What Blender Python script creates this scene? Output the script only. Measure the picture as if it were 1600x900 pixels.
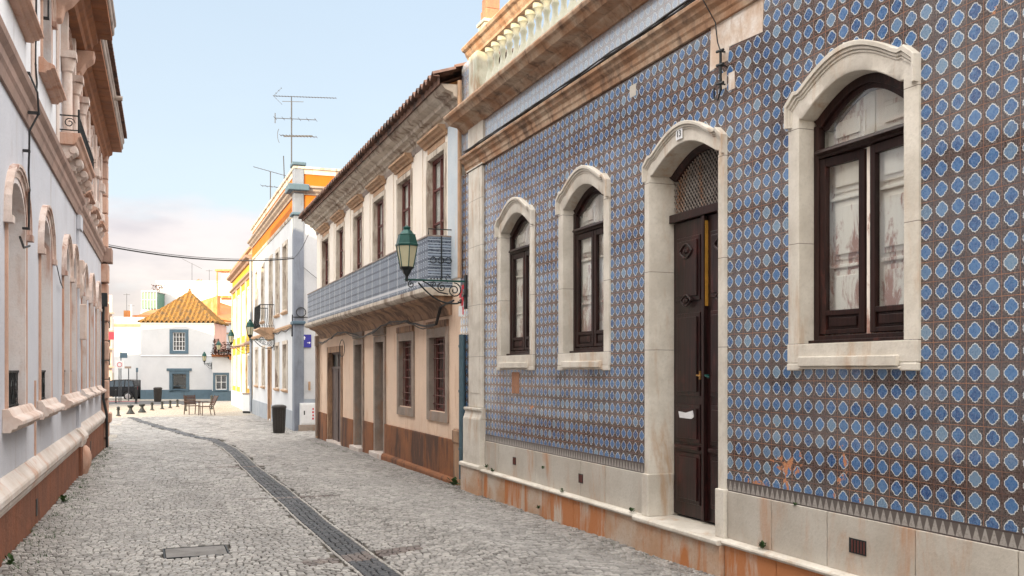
import bpy, bmesh, math, random
from mathutils import Vector, Matrix
from mathutils.geometry import tessellate_polygon
R = math.radians
C = bpy.context.scene.collection
for o in list(bpy.data.objects): bpy.data.objects.remove(o)

# ------------------------------------------------------------------ camera, sky, sun, exposure
EYE = 1.75
F_PX = 1490.0
YAW = math.atan2(580.0, F_PX)
SA, CA = math.sin(YAW), math.cos(YAW)
cam_d = bpy.data.cameras.new('camera'); cam = bpy.data.objects.new('camera', cam_d); C.objects.link(cam)
cam.location = (0, 0, EYE); cam.rotation_euler = (R(90), 0, -YAW)
cam_d.sensor_width = 36.0; cam_d.lens = F_PX/1600*36.0
cam_d.shift_y = 128.0/1600.0
cam_d.clip_start = 0.1; cam_d.clip_end = 2000
sc = bpy.context.scene; sc.camera = cam
SUN_EL, SUN_AZ = 14.0, 47.0          # azimuth: degrees from the street's -Y towards -X
EXPO = 1.80
sd = bpy.data.lights.new('sun', 'SUN'); sun = bpy.data.objects.new('sun', sd); C.objects.link(sun)
sd.energy = 2.7; sd.angle = R(0.5); sd.color = (1.0, 0.80, 0.52)
to_sun = Vector((-math.sin(R(SUN_AZ))*math.cos(R(SUN_EL)), -math.cos(R(SUN_AZ))*math.cos(R(SUN_EL)), math.sin(R(SUN_EL))))
sun.rotation_euler = to_sun.to_track_quat('Z', 'Y').to_euler()
sun.location = (-20, -20, 30)
sc.view_settings.view_transform = 'Standard'; sc.view_settings.look = 'None'
sc.view_settings.gamma = 1.0; sc.view_settings.use_curve_mapping = False
sc.view_settings.exposure = EXPO
sc.cycles.max_bounces = 6

# ------------------------------------------------------------------ node expression helper
class V:
    nt = None
    def __init__(s, sock): s.s = sock
    @staticmethod
    def op(op, *a):
        n = V.nt.nodes.new('ShaderNodeMath'); n.operation = op
        for i, x in enumerate(a):
            if isinstance(x, V): V.nt.links.new(x.s, n.inputs[i])
            else: n.inputs[i].default_value = x
        return V(n.outputs[0])
    def __add__(s, o): return V.op('ADD', s, o)
    __radd__ = __add__
    def __sub__(s, o): return V.op('SUBTRACT', s, o)
    def __rsub__(s, o): return V.op('SUBTRACT', o, s)
    def __mul__(s, o): return V.op('MULTIPLY', s, o)
    __rmul__ = __mul__
    def __truediv__(s, o): return V.op('DIVIDE', s, o)
def vmin(a, b): return V.op('MINIMUM', a, b)
def vmax(a, b): return V.op('MAXIMUM', a, b)
def vabs(a): return V.op('ABSOLUTE', a)
def fract(a): return V.op('FRACT', a)
def floor(a): return V.op('FLOOR', a)
def gt(a, b): return V.op('GREATER_THAN', a, b)
def hyp(a, b): return V.op('SQRT', a*a+b*b)
def sm(x, a, b):
    n = V.nt.nodes.new('ShaderNodeMapRange'); n.interpolation_type = 'SMOOTHSTEP'
    V.nt.links.new(x.s, n.inputs[0]); n.inputs[1].default_value = a; n.inputs[2].default_value = b
    return V(n.outputs[0])
def lk(a, b): V.nt.links.new(a.s if isinstance(a, V) else a, b)
def mix(f, a, b):
    n = V.nt.nodes.new('ShaderNodeMix'); n.data_type = 'RGBA'
    if isinstance(f, V): lk(f, n.inputs[0])
    else: n.inputs[0].default_value = f
    for x, i in ((a, 6), (b, 7)):
        if isinstance(x, V): lk(x, n.inputs[i])
        else: n.inputs[i].default_value = (*x, 1)
    return V(n.outputs[2])
def coords(kind='Object'):
    n = V.nt.nodes.new('ShaderNodeTexCoord'); return V(n.outputs[kind])
def sep(v):
    n = V.nt.nodes.new('ShaderNodeSeparateXYZ'); lk(v, n.inputs[0]); return [V(n.outputs[i]) for i in range(3)]
def comb(x, y, z=0.0):
    n = V.nt.nodes.new('ShaderNodeCombineXYZ')
    for i, q in enumerate((x, y, z)):
        if isinstance(q, V): lk(q, n.inputs[i])
        else: n.inputs[i].default_value = q
    return V(n.outputs[0])
def mapp(v, scale=(1, 1, 1), loc=(0, 0, 0), rot=(0, 0, 0)):
    n = V.nt.nodes.new('ShaderNodeMapping'); lk(v, n.inputs[0])
    n.inputs['Scale'].default_value = scale; n.inputs['Location'].default_value = loc; n.inputs['Rotation'].default_value = rot
    return V(n.outputs[0])
def noise(v, scale, detail=4, rough=0.6, dist=0.0):
    n = V.nt.nodes.new('ShaderNodeTexNoise'); lk(v, n.inputs['Vector'])
    n.inputs['Scale'].default_value = scale; n.inputs['Detail'].default_value = detail
    n.inputs['Roughness'].default_value = rough; n.inputs['Distortion'].default_value = dist
    return V(n.outputs[0])
def wnoise(v):
    n = V.nt.nodes.new('ShaderNodeTexWhiteNoise'); lk(v, n.inputs['Vector']); return V(n.outputs[0]), V(n.outputs[1])
def bump(h, strength=0.3, dist=0.01):
    n = V.nt.nodes.new('ShaderNodeBump'); lk(h, n.inputs['Height'])
    n.inputs['Strength'].default_value = strength; n.inputs['Distance'].default_value = dist
    return V(n.outputs[0])
def newmat(name):
    m = bpy.data.materials.new(name); m.use_nodes = True; V.nt = m.node_tree
    return m, m.node_tree.nodes['Principled BSDF']

# ------------------------------------------------------------------ world
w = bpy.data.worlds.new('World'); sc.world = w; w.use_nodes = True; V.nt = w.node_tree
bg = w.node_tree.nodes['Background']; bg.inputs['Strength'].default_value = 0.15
sky = w.node_tree.nodes.new('ShaderNodeTexSky'); sky.sky_type = 'NISHITA'; sky.sun_disc = False
sky.sun_elevation = R(SUN_EL); sky.sun_rotation = math.atan2(to_sun.x, to_sun.y)
sky.air_density = 1.0; sky.dust_density = 1.2; sky.ozone_density = 1.0
d = coords('Generated'); dx, dy, dz = sep(d)
cl = noise(mapp(d, (1, 1, 2.6), (3.1, 0.4, 0)), 3.2, 7, 0.55, 0.15)
band = (1.0 - sm(dz, 0.13, 0.21))
blue = mix(sm(dz, 0.05, 0.55), (1.42, 1.58, 1.68), (1.14, 1.38, 1.66))
veil = sm(noise(mapp(d, (1, 1, 3.5), (7.3, 2, 0)), 1.7, 6, 0.6), 0.40, 0.75)
blue = mix(veil*0.45, blue, (1.20, 1.38, 1.54))
cm = vmin(sm(cl + band*0.50, 0.70, 0.86), 1.0)
shade = noise(mapp(d, (1, 1, 3.0), (1.1, 5.4, .2)), 6.0, 5, 0.5)
ccol = mix(sm(shade, 0.38, 0.62), (1.34, 1.12, 1.15), (1.86, 1.56, 1.50))
clear = mix(cm*band, blue, ccol)
# sky ahead stays clear; bright haze added behind and overhead lights the street
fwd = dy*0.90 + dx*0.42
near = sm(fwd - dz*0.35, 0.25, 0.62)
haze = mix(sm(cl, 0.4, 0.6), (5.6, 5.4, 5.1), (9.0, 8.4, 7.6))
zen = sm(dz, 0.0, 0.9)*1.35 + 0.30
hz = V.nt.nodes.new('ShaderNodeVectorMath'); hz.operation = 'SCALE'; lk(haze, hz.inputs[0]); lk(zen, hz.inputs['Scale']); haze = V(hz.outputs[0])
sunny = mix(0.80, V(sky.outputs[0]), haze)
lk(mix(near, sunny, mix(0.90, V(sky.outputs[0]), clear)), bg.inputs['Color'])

# ------------------------------------------------------------------ materials
def stone(name, base, alt, stain=None, amt=0.5, scale=1.5, rough=0.8, bs=0.35, bd=0.01, low=None, fine=40, streak=3.0, spec=0.3, metal=0.0, thr=(0.5, 0.72), damp=None, isl=0.0, joints=()):
    """mottled surface with drip-shaped stains; low=(z0,z1,colour) adds splash stains near the ground"""
    m, b = newmat(name)
    c = coords(); x, y, z = sep(c)
    n1 = noise(c, scale, 5, 0.62)
    col = mix(sm(n1, 0.35, 0.68), base, alt)
    if isl:
        ge = V.nt.nodes.new('ShaderNodeNewGeometry'); ri = V(ge.outputs['Random Per Island'])
        col = mix(sm(ri, 0.1, 0.9)*isl, col, alt)
    n3 = noise(c, fine, 3, 0.6)
    col = mix(sm(n3, 0.45, 0.8)*0.35, col, tuple(q*0.6 for q in base))
    if stain:
        st = noise(mapp(c, (streak, streak, streak*0.22)), 1.3, 6, 0.68, 0.4)
        st_ = sm(st, *thr)*amt
        if isl: st_ = vmin(sm(st + (ri-0.5)*isl*0.35, *thr)*amt, 1.0)
        col = mix(st_, col, stain)
    if low:
        z0, z1, lc = low
        g = (1.0 - sm(z + noise(c, 2.3, 5, 0.6)*0.5, z0+0.25, z1+0.25))
        col = mix(vmin(g, 1.0)*0.9, col, lc)
    if damp:
        dn = noise(mapp(c, (1, 1, .5)), 0.9, 7, 0.7, 0.3)
        col = mix(sm(dn, 0.55, 0.62)*damp[0], col, damp[1])
    for jz in joints:
        jl = 1.0 - sm(vabs(z - jz + (noise(c, 6, 2)-0.5)*0.006), 0.0015, 0.004)
        col = mix(jl*0.8, col, (0.10, 0.075, 0.06))
    lk(col, b.inputs['Base Color'])
    b.inputs['Metallic'].default_value = metal
    b.inputs['Specular IOR Level'].default_value = spec
    rr = n1*0.25 + (rough-0.12); lk(rr, b.inputs['Roughness'])
    lk(bump(n3*0.5 + noise(c, fine*0.25, 4)*1.0, bs, bd), b.inputs['Normal'])
    return m
def plain(name, col, rough=0.6, metal=0.0, var=0.3, scale=8, spec=0.4):
    m, b = newmat(name); c = coords()
    n = noise(c, scale, 5, 0.65)
    lk(mix(sm(n, 0.35, 0.7)*var*1.6, col, tuple(q*0.5 for q in col)), b.inputs['Base Color'])
    b.inputs['Roughness'].default_value = rough; b.inputs['Metallic'].default_value = metal
    b.inputs['Specular IOR Level'].default_value = spec
    lk(bump(noise(c, scale*5, 3), 0.15, 0.004), b.inputs['Normal'])
    return m
def wood(name, c1, c2, rough=0.45, peel=None, pa=0.5, spec=0.4, thr=(0.5, 0.58)):
    m, b = newmat(name); c = coords()
    g = noise(mapp(c, (18, 18, 0.9)), 2.0, 6, 0.6, 0.3)
    col = mix(sm(g, 0.35, 0.7)*(0.4 if name == 'peeling_white_shutter' else 1.0), c1, c2)
    if peel:
        p = noise(mapp(c, (7, 7, 2.6)), 0.9, 7, 0.72, 0.5)
        z = sep(c)[2]
        lo = (1.0 - sm(z, 1.9, 3.3))*0.10 - 0.05
        col = mix(sm(p + (lo if name == 'peeling_white_shutter' else 0.0), *thr)*pa, col, peel)
    lk(col, b.inputs['Base Color']); b.inputs['Roughness'].default_value = rough
    b.inputs['Specular IOR Level'].default_value = spec
    lk(bump(g, 0.35, 0.004), b.inputs['Normal'])
    return m
def glass(name, tint=(0.02, 0.025, 0.03), alpha=0.25, rough=0.04):
    m, b = newmat(name); nt = m.node_tree
    tr = nt.nodes.new('ShaderNodeBsdfTransparent'); tr.inputs[0].default_value = (0.93, 0.95, 0.95, 1)
    gl = nt.nodes.new('ShaderNodeBsdfGlossy'); gl.inputs['Roughness'].default_value = rough
    gl.inputs[0].default_value = (0.95, 0.97, 1, 1)
    ge = nt.nodes.new('ShaderNodeNewGeometry'); dt = nt.nodes.new('ShaderNodeVectorMath'); dt.operation = 'DOT_PRODUCT'
    lk(ge.outputs['Normal'], dt.inputs[0]); lk(ge.outputs['Incoming'], dt.inputs[1])
    k_ = 1.0 - vabs(V(dt.outputs['Value'])); fres = V.op('POWER', k_, 4.0)*0.7 + 0.06
    n = noise(coords(), 1.1, 2); lk(bump(n, 0.25, 0.02), gl.inputs['Normal'])
    mx = nt.nodes.new('ShaderNodeMixShader'); lk(fres, mx.inputs[0]); lk(tr.outputs[0], mx.inputs[1]); lk(gl.outputs[0], mx.inputs[2])
    lk(mx.outputs[0], nt.nodes['Material Output'].inputs[0])
    return m
TILE = 0.1291
def azulejo():
    m, b = newmat('azulejo_tiles'); c = coords(); x, y, z = sep(c)
    v = z*(1/TILE) + 0.08
    u = y*(1/TILE) + 0.35 + (wnoise(comb(floor(v), 3.0))[0]-0.5)*0.05
    fu = vabs(fract(u)-0.5); fv = vabs(fract(v)-0.5)
    rnd, rcol = wnoise(comb(floor(u), floor(v)))
    r2, _ = wnoise(comb(floor(u)+17.3, floor(v)+4.1))
    wob = (noise(c, 60, 3)-0.5)*0.075
    dd = vmin(hyp(fu-0.150, fv), hyp(fu, fv-0.150)) + wob
    ng = noise(c, 75, 4, 0.75); nb = noise(c, 30, 4, 0.6)
    th_ = V.op('ARCTAN2', fv, fu+0.0001)
    dd2 = dd + V.op('SINE', th_*20.0)*0.015
    dark = mix(sm(ng, 0.44, 0.60), (0.022, 0.014, 0.014), (0.150, 0.118, 0.110))
    dark = mix(sm(noise(c, .8, 3), .4, .65)*0.4, dark, (0.030, 0.020, 0.018))
    dark = mix(rnd*0.35, dark, (0.085, 0.062, 0.058))
    # small corner rosettes where four tiles meet
    cr = hyp(0.5-fu, 0.5-fv)
    dark = mix(sm(cr, 0.20, 0.12)*0.45, dark, (0.040, 0.020, 0.024))
    blue = mix(rnd, (0.013, 0.058, 0.185), (0.045, 0.145, 0.34))
    blue = mix(sm(nb, 0.35, 0.72)*0.5, blue, (0.11, 0.25, 0.46))
    blue = mix(sm(r2, 0.72, 1.0)*0.75, blue, (0.17, 0.27, 0.36))
    white = mix(sm(ng, 0.3, 0.7)*0.4, (0.66, 0.69, 0.69), (0.30, 0.36, 0.44))
    col = mix(sm(dd2, 0.230, 0.248), white, dark)
    col = mix(sm(dd, 0.190, 0.204), blue, col)
    # worn and missing pieces
    wear = noise(mapp(c, (1, 1.2, 1)), 1.15, 6, 0.72, 0.5)
    low = 1.0 - sm(z, 0.9, 2.1)
    near = 1.0 - sm(vabs(y + 9.0 - 5.75), 0.35, 1.5)
    chip = sm(wear + noise(c, 14, 4, 0.7)*0.35 + low*near*0.12, 0.880, 0.900)
    gr = vmax(gt(fu, 0.487), gt(fv, 0.487))
    jr = vmax(gr*sm(noise(c, 1.7, 4, .6), 0.35, 0.6), vmax(gt(fu, 0.46), gt(fv, 0.46))*sm(wear+low*near*0.12, 0.56, 0.66)*sm(ng, .5, .6)*0.5)
    orange = mix(sm(ng, 0.35, 0.65), (0.42, 0.13, 0.05), (0.50, 0.27, 0.14))
    col = mix(gr*0.8, col, (0.10, 0.058, 0.048))
    col = mix(gt(z, 5.02)*0.55, col, (0.52, 0.55, 0.60))      # pale reflection painted into the colour of the frieze tiles
    col = mix(vmin(jr*0.7, 1.0), col, orange)
    col = mix(chip, col, orange)
    lk(col, b.inputs['Base Color'])
    rough = vmin(0.17 + chip*0.6 + gr*0.5 + rnd*0.10 + sm(ng, .4, .6)*0.14, 0.9); lk(rough, b.inputs['Roughness'])
    b.inputs['Specular IOR Level'].default_value = 0.5; b.inputs['IOR'].default_value = 1.55
    lk((1.0-vmin(chip+gr, 1.0))*0.7, b.inputs['Coat Weight']); b.inputs['Coat Roughness'].default_value = 0.07; b.inputs['Coat IOR'].default_value = 1.95
    bp = bump((1.0-gr)*0.6 - chip*0.9 + (1.0-sm(dd, .18, .25))*0.12 + nb*0.12, 0.5, 0.004)
    nt = m.node_tree
    sb = nt.nodes.new('ShaderNodeVectorMath'); sb.operation = 'SUBTRACT'; lk(rcol, sb.inputs[0]); sb.inputs[1].default_value = (.5, .5, .5)
    scl = nt.nodes.new('ShaderNodeVectorMath'); scl.operation = 'SCALE'; lk(sb.outputs[0], scl.inputs[0]); scl.inputs['Scale'].default_value = 0.042
    ad = nt.nodes.new('ShaderNodeVectorMath'); ad.operation = 'ADD'; lk(bp, ad.inputs[0]); lk(scl.outputs[0], ad.inputs[1])
    nm = nt.nodes.new('ShaderNodeVectorMath'); nm.operation = 'NORMALIZE'; lk(ad.outputs[0], nm.inputs[0])
    lk(nm.outputs[0], b.inputs['Normal'])
    return m
def border_tiles():
    m, b = newmat('border_tiles'); c = coords(); x, y, z = sep(c)
    u = fract(y*(1/0.0645)); v = fract((z-0.71)*(1/0.10))
    tri = sm(vabs(u-0.5)*2.0 - v*1.0, -0.06, 0.06)
    ng = noise(c, 60, 3)
    col = mix(tri, (0.10, 0.085, 0.08), (0.33, 0.31, 0.29))
    col = mix(vmax(gt(v, 0.9), gt(0.1, v)), col, (0.06, 0.045, 0.045))
    col = mix(sm(ng, .45, .7)*0.5, col, (0.12, 0.10, 0.09))
    lk(col, b.inputs['Base Color']); b.inputs['Roughness'].default_value = 0.35
    return m
def balcony_tiles():
    """blue and white tiled parapet: marbled squares with white lines"""
    m, b = newmat('balcony_tiles'); c = coords(); x, y, z = sep(c)
    T = 0.145
    u = y/T; v = z/T
    fu = vabs(fract(u)-0.5); fv = vabs(fract(v)-0.5)
    rnd, _ = wnoise(comb(floor(u), floor(v)))
    dia = fu + fv
    ng = noise(c, 55, 4, 0.7)
    ringy = vabs(hyp(fu, fv)-0.30)
    col = mix(sm(ng, 0.4, 0.62), (0.045, 0.06, 0.095), (0.20, 0.24, 0.30))
    col = mix(1.0-sm(ringy, 0.03, 0.06), col, (0.42, 0.48, 0.55))
    col = mix(1.0-sm(hyp(fu, fv), 0.08, 0.12), col, (0.30, 0.36, 0.45))
    # white lattice: a line every third tile and a white band through the middle
    line = gt(vabs(fract(u*0.2)-0.5), 0.478)
    hb = 1.0-sm(vabs(z-3.42+EYE*0.0), 0.015, 0.03)
    col = mix(vmin(line*0.8+hb*0.8, 1.0), col, (0.58, 0.60, 0.64))
    col = mix(vmax(gt(fu, 0.485), gt(fv, 0.485))*0.5, col, (0.05, 0.05, 0.06))
    lk(col, b.inputs['Base Color']); b.inputs['Roughness'].default_value = 0.55; b.inputs['Specular IOR Level'].default_value = 0.2
    return m
def cobble(name, c1, c2, c3, moss=0.25):
    m, b = newmat(name); c = coords()
    g = V.nt.nodes.new('ShaderNodeNewGeometry'); ri = V(g.outputs['Random Per Island'])
    big = noise(c, 0.55, 5, 0.6)
    col = mix(ri, c1, c2)
    col = mix(sm(fract(ri*7.3), 0.80, 0.97)*0.75, col, c3)
    col = mix(sm(big, 0.44, 0.66)*0.42, col, tuple(q*0.50 for q in c1))
    col = mix(sm(noise(c, 45, 4, .7), 0.42, 0.72)*0.35, col, tuple(q*0.5 for q in c2))
    lk(col, b.inputs['Base Color'])
    lk(fract(ri*3.7)*0.2 + 0.42, b.inputs['Roughness'])
    b.inputs['Specular IOR Level'].default_value = 0.45
    lk(bump(noise(c, 60, 3) + noise(c, 18, 2)*1.5, 0.35, 0.006), b.inputs['Normal'])
    return m
def ground_mat():
    m, b = newmat('joint_earth'); c = coords()
    n = noise(c, 3.0, 6, 0.65)
    col = mix(sm(n, 0.4, 0.65), (0.070, 0.060, 0.048), (0.12, 0.105, 0.085))
    col = mix(sm(noise(c, 0.9, 5, 0.6), 0.55, 0.68)*0.8, col, (0.05, 0.065, 0.025))
    lk(col, b.inputs['Base Color']); b.inputs['Roughness'].default_value = 0.95
    return m
def paving_far(name, c1, c2):
    m, b = newmat(name); c = coords()
    vn = V.nt.nodes.new('ShaderNodeTexVoronoi'); lk(mapp(c, (1, 0.9, 1)), vn.inputs['Vector']); vn.inputs['Scale'].default_value = 9.5
    ve = V.nt.nodes.new('ShaderNodeTexVoronoi'); ve.feature = 'DISTANCE_TO_EDGE'; lk(mapp(c, (1, 0.9, 1)), ve.inputs['Vector']); ve.inputs['Scale'].default_value = 9.5
    rc = sep(V(vn.outputs['Color']))[0]
    col = mix(rc, c1, c2)
    col = mix(1.0-sm(V(ve.outputs[0]), 0.02, 0.07), col, (0.10, 0.09, 0.07))
    col = mix(sm(noise(c, 0.5, 5, .6), 0.5, 0.7)*0.4, col, tuple(q*0.55 for q in c1))
    lk(col, b.inputs['Base Color']); b.inputs['Roughness'].default_value = 0.7
    return m
def roof_mat(name, c1, c2, c3):
    m, b = newmat(name); c = coords()
    n = noise(c, 2.2, 6, 0.7); n2 = noise(c, 12, 4, 0.65)
    col = mix(sm(n2, 0.35, 0.65), c1, c2); col = mix(sm(n, 0.48, 0.62)*0.8, col, c3)
    lk(col, b.inputs['Base Color']); b.inputs['Roughness'].default_value = 0.9
    lk(bump(n2, 0.4, 0.01), b.inputs['Normal'])
    return m
RUST = (0.36, 0.13, 0.045)
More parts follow.
